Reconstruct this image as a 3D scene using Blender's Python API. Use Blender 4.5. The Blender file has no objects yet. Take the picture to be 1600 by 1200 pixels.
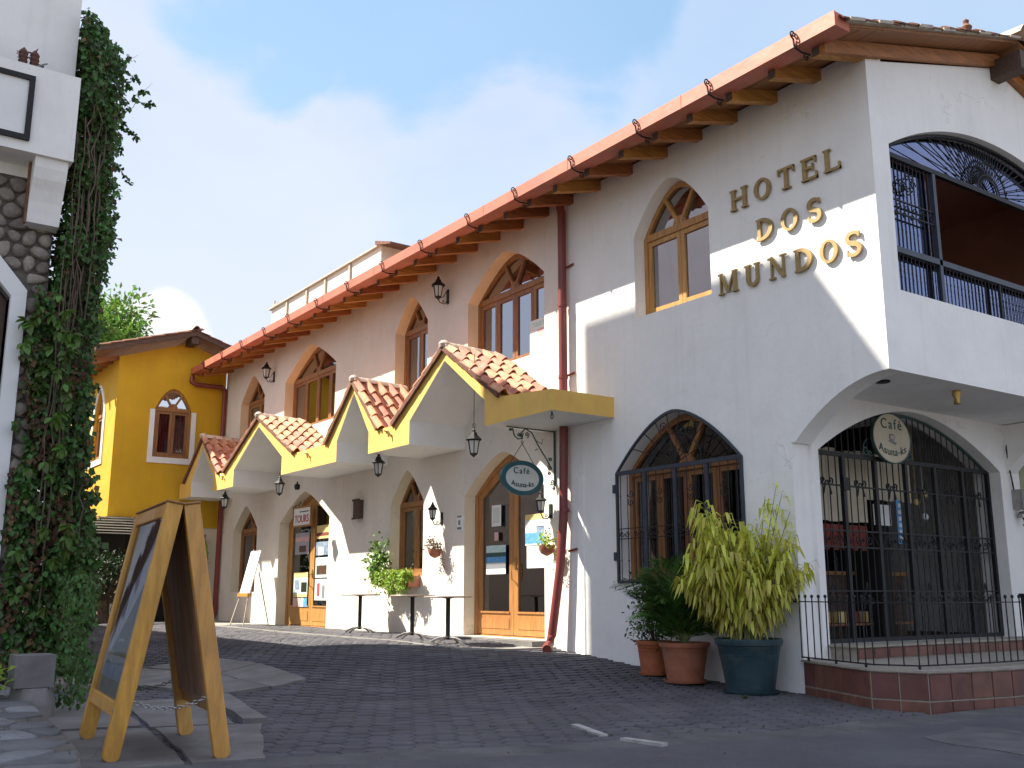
import bpy, bmesh, math, random
from mathutils import Vector, Matrix, noise
from mathutils.geometry import tessellate_polygon
random.seed(7)
R = math.radians
S = bpy.context.scene
COL = S.collection
# ------------------------------------------------------------------ camera
cam = bpy.data.cameras.new('camera')
cam.sensor_width = 36; cam.lens = 1571.37 / 1600 * 36
cam.clip_start = 0.05; cam.clip_end = 2000
co = bpy.data.objects.new('camera', cam); COL.objects.link(co)
YAW, PIT = R(35.168), R(11.767)
co.location = (7.75, -9.513, 1.10)
fw = Vector((-math.cos(YAW) * math.cos(PIT), math.sin(YAW) * math.cos(PIT), math.sin(PIT)))
co.rotation_euler = fw.to_track_quat('-Z', 'Y').to_euler()
S.camera = co
# ------------------------------------------------------------------ exposure
S.view_settings.view_transform = 'Standard'; S.view_settings.look = 'None'
S.view_settings.exposure = 1.34; S.view_settings.gamma = 1
S.view_settings.use_curve_mapping = False
# ------------------------------------------------------------------ world
SUNV = Vector((-1.09, -1.14, 1.69)).normalized()
w = bpy.data.worlds.new("World"); S.world = w; w.use_nodes = True
nt = w.node_tree; nt.nodes.clear(); N = nt.nodes.new; L = nt.links.new
out = N('ShaderNodeOutputWorld'); bg = N('ShaderNodeBackground'); L(bg.outputs[0], out.inputs[0])
bg.inputs[1].default_value = 0.12
sky = N('ShaderNodeTexSky'); sky.sky_type = 'NISHITA'; sky.sun_disc = False
sky.sun_elevation = math.asin(SUNV.z); sky.sun_rotation = math.atan2(SUNV.x, SUNV.y)
sky.altitude = 1500; sky.air_density = 1.0; sky.dust_density = 1.2; sky.ozone_density = 1.5
tc = N('ShaderNodeTexCoord')
def vdot(src, v):
    n = N('ShaderNodeVectorMath'); n.operation = 'DOT_PRODUCT'; L(src, n.inputs[0]); n.inputs[1].default_value = v
    return n.outputs['Value']
def wmath(op, a, b=None, c=None, clamp=False):
    n = N('ShaderNodeMath'); n.operation = op; n.use_clamp = clamp
    for i, x in enumerate((a, b, c)):
        if x is None: continue
        if isinstance(x, (int, float)): n.inputs[i].default_value = x
        else: L(x, n.inputs[i])
    return n.outputs[0]
def wnoise(scale, detail, rough, sx=(1, 1, 1), dist=0.0):
    mp = N('ShaderNodeMapping'); mp.inputs['Scale'].default_value = sx; L(tc.outputs['Generated'], mp.inputs[0])
    n = N('ShaderNodeTexNoise'); n.inputs['Scale'].default_value = scale; n.inputs['Detail'].default_value = detail
    n.inputs['Roughness'].default_value = rough; n.inputs['Distortion'].default_value = dist; L(mp.outputs[0], n.inputs['Vector'])
    return n.outputs['Fac']
n1 = wnoise(2.2, 8, 0.55, (1, 1, 2.2), 0.3); n2 = wnoise(6.5, 6, 0.5, (1, 1, 1.6), 0.2)
def blob(v, r0, r1, amp):       # 1 inside the angular radius r0, 0 past r1, ragged by noise
    v = Vector(v).normalized(); d = vdot(tc.outputs['Generated'], v)
    d = wmath('ADD', d, wmath('MULTIPLY', wmath('SUBTRACT', n2, 0.5), amp))
    m = N('ShaderNodeMapRange'); m.interpolation_type = 'SMOOTHSTEP'; L(d, m.inputs[0])
    m.inputs[1].default_value = math.cos(r1); m.inputs[2].default_value = math.cos(r0)
    return m.outputs[0]
mr = N('ShaderNodeMapRange'); mr.interpolation_type = 'SMOOTHSTEP'; L(n1, mr.inputs[0])
mr.inputs[1].default_value = 0.30; mr.inputs[2].default_value = 0.52
veil = mr.outputs[0]
blue = wmath('MAXIMUM', blob((-0.80, 0.31, 0.555), 0.02, 0.11, 0.03), blob((-0.73, 0.43, 0.55), 0.07, 0.15, 0.035))
blue = wmath('MAXIMUM', blue, blob((-0.665, 0.53, 0.53), 0.04, 0.105, 0.022))
blue2 = wmath('MULTIPLY', blob((-0.42, 0.80, 0.58), 0.16, 0.42, 0.05), 0.6)
cl = wmath('MULTIPLY', wmath('ADD', wmath('MULTIPLY', veil, 0.30), 0.70), wmath('SUBTRACT', 1.0, wmath('MULTIPLY', blue, 0.78)))
cl = wmath('MULTIPLY', cl, wmath('SUBTRACT', 1.0, wmath('MULTIPLY', blue2, 0.8)))
puff = blob((-0.935, 0.262, 0.236), 0.001, 0.034, 0.0036)
low = N('ShaderNodeMapRange'); sp = N('ShaderNodeSeparateXYZ'); L(tc.outputs['Generated'], sp.inputs[0])
L(sp.outputs[2], low.inputs[0]); low.inputs[1].default_value = 0.1; low.inputs[2].default_value = 0.55
cc = N('ShaderNodeMixRGB'); L(low.outputs[0], cc.inputs[0])
cc.inputs[1].default_value = (3.05, 3.3, 3.7, 1); cc.inputs[2].default_value = (1.95, 2.28, 3.25, 1)
c2 = N('ShaderNodeMixRGB'); L(n2, c2.inputs[0]); L(cc.outputs[0], c2.inputs[1]); c2.inputs[2].default_value = (2.75, 3.0, 3.55, 1)
c3 = N('ShaderNodeMixRGB'); L(puff, c3.inputs[0]); L(c2.outputs[0], c3.inputs[1]); c3.inputs[2].default_value = (3.6, 3.65, 3.7, 1)
sk = N('ShaderNodeMixRGB'); sk.blend_type = 'MIX'; sk.inputs[0].default_value = 0.45     # thin high haze over the clear blue
L(sky.outputs[0], sk.inputs[1]); sk.inputs[2].default_value = (1.3, 2.4, 3.0, 1)
mx = N('ShaderNodeMixRGB'); L(wmath('MAXIMUM', cl, puff), mx.inputs[0]); L(sk.outputs[0], mx.inputs[1]); L(c3.outputs[0], mx.inputs[2])
L(mx.outputs[0], bg.inputs[0])
# ------------------------------------------------------------------ sun
sl = bpy.data.lights.new('sun', 'SUN'); sl.energy = 5.0; sl.angle = R(0.6); sl.color = (1, 0.93, 0.80)
so = bpy.data.objects.new('sun', sl); COL.objects.link(so); so.location = (0, 0, 30)
so.rotation_euler = SUNV.to_track_quat('Z', 'Y').to_euler()
# ------------------------------------------------------------------ materials
M = {}
def mat(name, col, rough=0.7, var=0.12, scale=3.0, detail=5, bump=0.0, bscale=60.0, stretch=(1, 1, 1), metal=0.0,
        rnd=0.0, attr=False, col2=None, spec=0.5, trans=0.0, dirt=None, bdist=0.01, coat=0.0):
    m = bpy.data.materials.new(name); m.use_nodes = True; nt = m.node_tree; N = nt.nodes.new; L = nt.links.new
    b = nt.nodes['Principled BSDF']; b.inputs['Roughness'].default_value = rough; b.inputs['Metallic'].default_value = metal
    b.inputs['Specular IOR Level'].default_value = spec; b.inputs['Coat Weight'].default_value = coat
    g = N('ShaderNodeNewGeometry'); tcn = N('ShaderNodeTexCoord')
    mp = N('ShaderNodeMapping'); L(g.outputs['Position'], mp.inputs[0]); mp.inputs['Scale'].default_value = stretch
    no = N('ShaderNodeTexNoise'); L(mp.outputs[0], no.inputs['Vector']); no.inputs['Scale'].default_value = scale
    no.inputs['Detail'].default_value = detail; no.inputs['Roughness'].default_value = 0.6
    rp = N('ShaderNodeMapRange'); L(no.outputs['Fac'], rp.inputs[0]); rp.inputs[1].default_value = 0.3; rp.inputs[2].default_value = 0.7
    mix = N('ShaderNodeMixRGB'); L(rp.outputs[0], mix.inputs[0])
    c2_ = col2 or tuple(min(1, c * (1 + var)) for c in col)
    c1_ = col if col2 else tuple(c * (1 - var) for c in col)
    mix.inputs[1].default_value = (*c1_, 1); mix.inputs[2].default_value = (*c2_, 1)
    o = mix.outputs[0]
    if rnd or attr:
        if attr: a = N('ShaderNodeAttribute'); a.attribute_name = 'rnd'; r_ = a.outputs['Fac']
        else: a = N('ShaderNodeObjectInfo'); r_ = a.outputs['Random']
        k = N('ShaderNodeMapRange'); L(r_, k.inputs[0]); k.inputs[3].default_value = 1 - rnd; k.inputs[4].default_value = 1 + rnd
        hs = N('ShaderNodeHueSaturation'); L(o, hs.inputs['Color']); L(k.outputs[0], hs.inputs['Value'])
        k2 = N('ShaderNodeMapRange'); L(r_, k2.inputs[0]); k2.inputs[3].default_value = 0.5 - rnd * 0.06; k2.inputs[4].default_value = 0.5 + rnd * 0.06
        L(k2.outputs[0], hs.inputs['Hue']); o = hs.outputs[0]
    if dirt:        # (colour, amount, scale, stretch) : stains with a shape of their own
        d_ = N('ShaderNodeTexNoise'); mp2 = N('ShaderNodeMapping'); L(g.outputs['Position'], mp2.inputs[0]); mp2.inputs['Scale'].default_value = dirt[3]
        L(mp2.outputs[0], d_.inputs['Vector']); d_.inputs['Scale'].default_value = dirt[2]; d_.inputs['Detail'].default_value = 8; d_.inputs['Roughness'].default_value = 0.7
        q = N('ShaderNodeMapRange'); L(d_.outputs['Fac'], q.inputs[0]); q.inputs[1].default_value = 0.48; q.inputs[2].default_value = 0.75; q.inputs[4].default_value = dirt[1]
        mm = N('ShaderNodeMixRGB'); L(q.outputs[0], mm.inputs[0]); L(o, mm.inputs[1]); mm.inputs[2].default_value = (*dirt[0], 1); o = mm.outputs[0]
    L(o, b.inputs['Base Color'])
    if name.startswith('plaster'):
        cv = N('ShaderNodeTexVoronoi'); cv.feature = 'DISTANCE_TO_EDGE'; cv.inputs['Scale'].default_value = 0.55
        wn = N('ShaderNodeTexNoise'); wn.inputs['Scale'].default_value = 2.5; wn.inputs['Detail'].default_value = 6; L(g.outputs['Position'], wn.inputs['Vector'])
        va = N('ShaderNodeVectorMath'); va.operation = 'MULTIPLY_ADD'; L(wn.outputs['Color'], va.inputs[0]); va.inputs[1].default_value = (.9, .9, .9); L(g.outputs['Position'], va.inputs[2]); L(va.outputs[0], cv.inputs['Vector'])
        ck = N('ShaderNodeMapRange'); L(cv.outputs['Distance'], ck.inputs[0]); ck.inputs[1].default_value = 0.0; ck.inputs[2].default_value = 0.006; ck.inputs[3].default_value = 0.35; ck.inputs[4].default_value = 0.0
        gt = N('ShaderNodeMapRange'); L(no.outputs['Fac'], gt.inputs[0]); gt.inputs[1].default_value = 0.52; gt.inputs[2].default_value = 0.60
        ml = N('ShaderNodeMath'); ml.operation = 'MULTIPLY'; L(ck.outputs[0], ml.inputs[0]); L(gt.outputs[0], ml.inputs[1])
        cm = N('ShaderNodeMixRGB'); L(ml.outputs[0], cm.inputs[0]); L(o, cm.inputs[1]); cm.inputs[2].default_value = (0.33, 0.31, 0.28, 1)
        st = N('ShaderNodeTexNoise'); m3 = N('ShaderNodeMapping'); m3.inputs['Scale'].default_value = (9, 9, .35); L(g.outputs['Position'], m3.inputs[0]); L(m3.outputs[0], st.inputs['Vector']); st.inputs['Scale'].default_value = 1.0; st.inputs['Detail'].default_value = 4
        s2 = N('ShaderNodeMapRange'); L(st.outputs['Fac'], s2.inputs[0]); s2.inputs[1].default_value = 0.55; s2.inputs[2].default_value = 0.8; s2.inputs[4].default_value = 0.18
        cm2 = N('ShaderNodeMixRGB'); L(s2.outputs[0], cm2.inputs[0]); L(cm.outputs[0], cm2.inputs[1]); cm2.inputs[2].default_value = (*[c * 0.62 for c in col], 1); L(cm2.outputs[0], b.inputs['Base Color'])
        cb = N('ShaderNodeTexNoise'); m4 = N('ShaderNodeMapping'); m4.inputs['Scale'].default_value = (38, 38, 5); L(g.outputs['Position'], m4.inputs[0]); L(m4.outputs[0], cb.inputs['Vector']); cb.inputs['Scale'].default_value = 1.0; cb.inputs['Detail'].default_value = 3
        b1 = N('ShaderNodeBump'); b1.inputs['Strength'].default_value = 0.35; b1.inputs['Distance'].default_value = 0.012; L(cb.outputs['Fac'], b1.inputs['Height'])
        lo = N('ShaderNodeTexNoise'); lo.inputs['Scale'].default_value = 2.2; lo.inputs['Detail'].default_value = 3; L(g.outputs['Position'], lo.inputs['Vector'])
        b2 = N('ShaderNodeBump'); b2.inputs['Strength'].default_value = 0.5; b2.inputs['Distance'].default_value = 0.05; L(lo.outputs['Fac'], b2.inputs['Height']); L(b1.outputs[0], b2.inputs['Normal']); L(b2.outputs[0], b.inputs['Normal'])
    elif bump:
        n2 = N('ShaderNodeTexNoise'); L(mp.outputs[0], n2.inputs['Vector']); n2.inputs['Scale'].default_value = bscale; n2.inputs['Detail'].default_value = 4
        bp = N('ShaderNodeBump'); bp.inputs['Strength'].default_value = bump; bp.inputs['Distance'].default_value = bdist
        L(n2.outputs['Fac'], bp.inputs['Height']); L(bp.outputs[0], b.inputs['Normal'])
    if trans:
        t = N('ShaderNodeBsdfTranslucent'); L(o, t.inputs[0]); ms = N('ShaderNodeMixShader'); ms.inputs[0].default_value = trans
        L(b.outputs[0], ms.inputs[1]); L(t.outputs[0], ms.inputs[2]); L(ms.outputs[0], nt.nodes['Material Output'].inputs[0])
    M[name] = m
    return m
DIRT = (0.30, 0.27, 0.22)
mat('plaster_white', (0.86, 0.845, 0.82), 0.85, 0.04, 1.3, bump=0.5, bscale=35, bdist=0.008, dirt=(DIRT, 0.13, 1.1, (1, 1, 0.35)))
mat('plaster_cream', (0.77, 0.71, 0.64), 0.85, 0.06, 1.2, bump=0.5, bscale=35, bdist=0.008, dirt=(DIRT, 0.18, 1.1, (1, 1, 0.35)))
mat('plaster_tan', (0.72, 0.575, 0.40), 0.85, 0.05, 2.0, bump=0.3, bscale=40)
mat('plaster_reveal', (0.72, 0.66, 0.53), 0.85, 0.05, 2.0, bump=0.3, bscale=40)
mat('plaster_yellow', (0.60, 0.345, 0.010), 0.8, 0.06, 1.6, bump=0.4, bscale=35, dirt=((0.4, 0.25, 0.05), 0.25, 1.0, (1, 1, 0.4)))
mat('paint_yellow', (0.80, 0.50, 0.12), 0.75, 0.06, 2.5, bump=0.2, bscale=40, dirt=((0.4, 0.3, 0.12), 0.3, 2.2, (1, 1, 0.5)))
mat('paint_lime', (0.42, 0.48, 0.04), 0.8, 0.08, 2.0)
mat('paint_white', (0.78, 0.78, 0.77), 0.6, 0.04, 3.0, bump=0.1)
mat('terracotta_wall', (0.64, 0.31, 0.22), 0.85, 0.1, 1.5, bump=0.3)
mat('wood_door', (0.42, 0.20, 0.06), 0.42, 0.30, 5, bump=0.15, bscale=30, stretch=(6, 6, 0.5), rnd=0.12, spec=0.5, coat=0.15)
mat('wood_window', (0.28, 0.125, 0.045), 0.5, 0.30, 5, bump=0.15, bscale=30, stretch=(6, 6, 0.6), rnd=0.15)
mat('wood_rafter', (0.36, 0.14, 0.035), 0.55, 0.35, 4, bump=0.2, bscale=30, stretch=(7, 0.8, 7), rnd=0.25)
mat('wood_soffit', (0.30, 0.13, 0.045), 0.6, 0.30, 3, bump=0.2, bscale=30, stretch=(0.6, 8, 8))
mat('wood_grey', (0.42, 0.36, 0.29), 0.8, 0.3, 4, bump=0.3, stretch=(6, 1, 6))
mat('wood_dark', (0.085, 0.05, 0.035), 0.7, 0.3, 4, bump=0.2, stretch=(6, 1, 6))
mat('wood_board', (0.58, 0.29, 0.055), 0.45, 0.22, 3, bump=0.15, bscale=25, stretch=(7, 7, 0.7), rnd=0.08, coat=0.2,
    dirt=((0.25, 0.09, 0.02), 0.5, 3.0, (3, 3, 0.8)))
mat('wood_panel', (0.40, 0.235, 0.14), 0.55, 0.4, 2.5, bump=0.1, stretch=(5, 5, 0.6))
mat('gutter_red', (0.46, 0.13, 0.075), 0.55, 0.18, 1.2, bump=0.35, bscale=4, bdist=0.02, dirt=((0.24, 0.10, 0.075), 0.75, 3.0, (.5, 1, 1.5)))
mat('pipe_red', (0.20, 0.035, 0.03), 0.4, 0.15, 2.0, dirt=((0.12, 0.05, 0.04), 0.5, 5.0, (1, 1, 0.6)))
mat('iron', (0.014, 0.014, 0.016), 0.55, 0.3, 12, bump=0.1, metal=0.0, spec=0.35)
mat('iron_blue', (0.045, 0.055, 0.075), 0.45, 0.2, 12, metal=0.2)
mat('iron_green', (0.05, 0.10, 0.085), 0.5, 0.3, 10, metal=0.2)
mat('steel', (0.35, 0.34, 0.33), 0.35, 0.2, 10, metal=0.9)
mat('brass', (0.45, 0.30, 0.10), 0.38, 0.15, 10, metal=0.85)
mat('letter_gold', (0.34, 0.235, 0.095), 0.5, 0.18, 14, metal=0.25, bump=0.1, bscale=60)
mat('tile', (0.52, 0.22, 0.13), 0.8, 0.25, 6, bump=0.4, bscale=50, rnd=0.2, dirt=((0.62, 0.44, 0.33), 0.45, 7.0, (1, 1, 1)))
mat('tile_old', (0.24, 0.115, 0.075), 0.85, 0.35, 5, bump=0.5, bscale=40, attr=True, rnd=0.3, dirt=((0.10, 0.09, 0.08), 0.8, 3.0, (1, 1, 1)))
mat('tile_ridge', (0.60, 0.47, 0.38), 0.85, 0.25, 6, bump=0.4, rnd=0.15, dirt=((0.35, 0.20, 0.14), 0.6, 4.0, (1, 1, 1)))
mat('tile_edge', (0.16, 0.07, 0.04), 0.85, 0.3, 8, bump=0.4, rnd=0.2)
mat('tile_ceramic', (0.16, 0.062, 0.045), 0.5, 0.3, 5, bump=0.15, rnd=0.18, dirt=((0.12, 0.06, 0.045), 0.6, 3.0, (1, 1, 1)))
mat('grout', (0.33, 0.29, 0.24), 0.9, 0.2, 10, bump=0.3)
mat('concrete', (0.17, 0.16, 0.155), 0.9, 0.3, 2.5, bump=0.6, bscale=25, dirt=((0.14, 0.13, 0.115), 0.8, 2.0, (1, 1, 1)))
mat('paver', (0.078, 0.075, 0.088), 0.88, 0.24, 1.4, bump=0.7, bscale=45, attr=True, rnd=0.15, dirt=((0.15, 0.145, 0.14), 0.6, 0.8, (1, 1, 1)))
mat('paver_piece', (0.078, 0.075, 0.088), 0.88, 0.24, 1.4, bump=0.7, bscale=45, rnd=0.15, dirt=((0.15, 0.145, 0.14), 0.6, 0.8, (1, 1, 1)))
mat('soil_joint', (0.05, 0.048, 0.038), 0.95, 0.4, 6, bump=0.8, bscale=40, dirt=((0.07, 0.11, 0.03), 0.7, 1.5, (1, 1, 1)))
mat('asphalt', (0.070, 0.069, 0.080), 0.85, 0.2, 1.2, bump=0.8, bscale=50, dirt=((0.12, 0.115, 0.115), 0.7, 1.6, (1, 1, 1)))
mat('earth', (0.14, 0.12, 0.08), 0.95, 0.3, 0.3, bump=0.3, bscale=5)
mat('stone', (0.25, 0.215, 0.185), 0.9, 0.28, 4, bump=0.7, bscale=22, rnd=0.32, bdist=0.02, dirt=((0.12, 0.11, 0.10), 0.6, 5.0, (1, 1, 1)))
mat('mortar', (0.13, 0.115, 0.10), 0.95, 0.3, 8, bump=0.6, bscale=30)
mat('walk_sunlit', (0.30, 0.285, 0.26), 0.9, 0.2, 2.5, bump=0.5, bscale=30, dirt=((0.16, 0.15, 0.14), 0.7, 2.5, (1, 1, 1)))
mat('strip', (0.085, 0.082, 0.085), 0.9, 0.3, 2.0, bump=0.7, bscale=30, dirt=((0.17, 0.165, 0.16), 0.7, 1.6, (1, 1, 1)))
mat('flagstone', (0.17, 0.17, 0.18), 0.9, 0.25, 4, bump=0.7, bscale=25, rnd=0.35, dirt=((0.15, 0.15, 0.14), 0.6, 3.0, (1, 1, 1)))
mat('pot_terracotta', (0.36, 0.125, 0.065), 0.75, 0.2, 5, bump=0.3, bscale=30, dirt=((0.42, 0.26, 0.19), 0.6, 3.0, (1, 1, 2)))
mat('pot_orange', (0.42, 0.13, 0.05), 0.7, 0.2, 5, bump=0.3, bscale=30, dirt=((0.20, 0.08, 0.05), 0.6, 3.0, (1, 1, 2)))
mat('pot_blue', (0.022, 0.052, 0.066), 0.5, 0.25, 4, bump=0.2, bscale=25, dirt=((0.10, 0.12, 0.11), 0.7, 4.0, (1, 1, 2)))
mat('soil', (0.05, 0.035, 0.025), 0.95, 0.3, 20, bump=0.8)
mat('leaf_ivy', (0.060, 0.125, 0.024), 0.45, 0.3, 3, attr=True, rnd=0.6, trans=0.25)
mat('leaf_ivy_piece', (0.11, 0.20, 0.035), 0.45, 0.25, 3, rnd=0.35, trans=0.3)
mat('leaf_dead', (0.13, 0.07, 0.035), 0.8, 0.3, 5, attr=True, rnd=0.5, trans=0.2)
mat('leaf_tree', (0.13, 0.24, 0.035), 0.5, 0.3, 1.5, attr=True, rnd=0.5, trans=0.3)
mat('leaf_dark', (0.02, 0.045, 0.012), 0.5, 0.3, 2, attr=True, rnd=0.5, trans=0.2)
mat('leaf_palm', (0.075, 0.165, 0.028), 0.42, 0.3, 3, attr=True, rnd=0.5, trans=0.25)
mat('leaf_shrub', (0.030, 0.075, 0.016), 0.42, 0.3, 4, attr=True, rnd=0.5, trans=0.2)
mat('leaf_yellow', (0.46, 0.50, 0.035), 0.42, 0.25, 6, attr=True, rnd=0.40, trans=0.35, col2=(0.70, 0.62, 0.14))
mat('leaf_lime', (0.30, 0.42, 0.05), 0.5, 0.3, 6, attr=True, rnd=0.5, trans=0.35)
mat('stem_green', (0.16, 0.18, 0.06), 0.6, 0.3, 8)
mat('stem_brown', (0.12, 0.085, 0.06), 0.85, 0.4, 8, bump=0.4)
mat('cactus', (0.11, 0.045, 0.035), 0.8, 0.4, 25, bump=0.6)
mat('sign_white', (0.60, 0.63, 0.60), 0.6, 0.05, 6)
mat('sign_cream', (0.55, 0.49, 0.36), 0.6, 0.08, 3)
mat('sign_teal', (0.02, 0.10, 0.115), 0.4, 0.15, 6)
mat('ink_teal', (0.02, 0.075, 0.075), 0.6, 0.1)
mat('ink_red', (0.42, 0.05, 0.06), 0.6, 0.1)
mat('ink_grey', (0.20, 0.21, 0.23), 0.6, 0.1)
mat('paper', (0.78, 0.78, 0.76), 0.7, 0.04, 6)
mat('paper_aqua', (0.28, 0.55, 0.60), 0.6, 0.15, 14, col2=(0.75, 0.80, 0.70))
mat('paper_yellow', (0.72, 0.55, 0.22), 0.7, 0.1, 9)
mat('paper_blue', (0.10, 0.32, 0.62), 0.6, 0.35, 14)
mat('paper_pink', (0.65, 0.40, 0.38), 0.6, 0.2, 14)
mat('print_bark', (0.085, 0.045, 0.03), 0.35, 0.6, 14, stretch=(1, 1, 0.3))
mat('print_and_glare_grey', (0.36, 0.36, 0.43), 0.35, 0.15, 6)
mat('print_navy', (0.018, 0.022, 0.05), 0.35, 0.3, 6)
mat('print_sky', (0.10, 0.18, 0.32), 0.35, 0.3, 12, col2=(0.38, 0.44, 0.50))
mat('print_olive', (0.20, 0.20, 0.15), 0.35, 0.3, 8)
mat('lamp_glass', (0.55, 0.55, 0.52), 0.15, 0.05, 6, spec=0.8)
mat('table_top', (0.36, 0.27, 0.21), 0.45, 0.15, 8)
mat('curtain_red', (0.20, 0.02, 0.03), 0.8, 0.4, 5, stretch=(6, 6, 0.5))
mat('curtain', (0.50, 0.46, 0.40), 0.8, 0.3, 5, stretch=(8, 8, 0.4))
mat('awning_slat', (0.50, 0.47, 0.40), 0.7, 0.1, 4)
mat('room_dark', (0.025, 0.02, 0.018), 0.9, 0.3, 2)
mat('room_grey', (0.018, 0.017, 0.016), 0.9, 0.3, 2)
mat('red_cloth', (0.20, 0.035, 0.022), 0.8, 0.25, 4)
mat('moss', (0.07, 0.11, 0.025), 0.9, 0.4, 8, attr=True, rnd=0.4)
mat('marking', (0.38, 0.37, 0.35), 0.8, 0.3, 9, bump=0.4)
def glassy(name, tint, f0, base, rough=0.02):
    m = bpy.data.materials.new(name); m.use_nodes = True; nt = m.node_tree; N = nt.nodes.new; L = nt.links.new
    nt.nodes.remove(nt.nodes['Principled BSDF'])
    lw = N('ShaderNodeFresnel'); lw.inputs[0].default_value = f0
    g = N('ShaderNodeBsdfGlossy'); g.inputs[0].default_value = (*tint, 1); g.inputs[1].default_value = rough
    no = N('ShaderNodeTexNoise'); no.inputs['Scale'].default_value = 1.3; bp = N('ShaderNodeBump'); bp.inputs['Strength'].default_value = 0.06; bp.inputs['Distance'].default_value = 0.05
    ge = N('ShaderNodeNewGeometry'); L(ge.outputs['Position'], no.inputs['Vector']); L(no.outputs['Fac'], bp.inputs['Height']); L(bp.outputs[0], g.inputs['Normal'])
    b = N('ShaderNodeBsdfTransparent'); b.inputs[0].default_value = (*base, 1)
    ms = N('ShaderNodeMixShader'); L(lw.outputs[0], ms.inputs[0]); L(b.outputs[0], ms.inputs[1]); L(g.outputs[0], ms.inputs[2])
    L(ms.outputs[0], nt.nodes['Material Output'].inputs[0]); M[name] = m
glassy('glass', (0.92, 0.95, 1.0), 2.5, (0.55, 0.56, 0.56))
glassy('glass_sky', (0.86, 0.90, 1.0), 4.6, (0.35, 0.36, 0.38))
glassy('glass_clear', (0.95, 0.97, 1.0), 1.35, (0.85, 0.86, 0.86))
glassy('glass_film', (0.55, 0.62, 0.95), 4.2, (0.40, 0.42, 0.55), 0.05)
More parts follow.
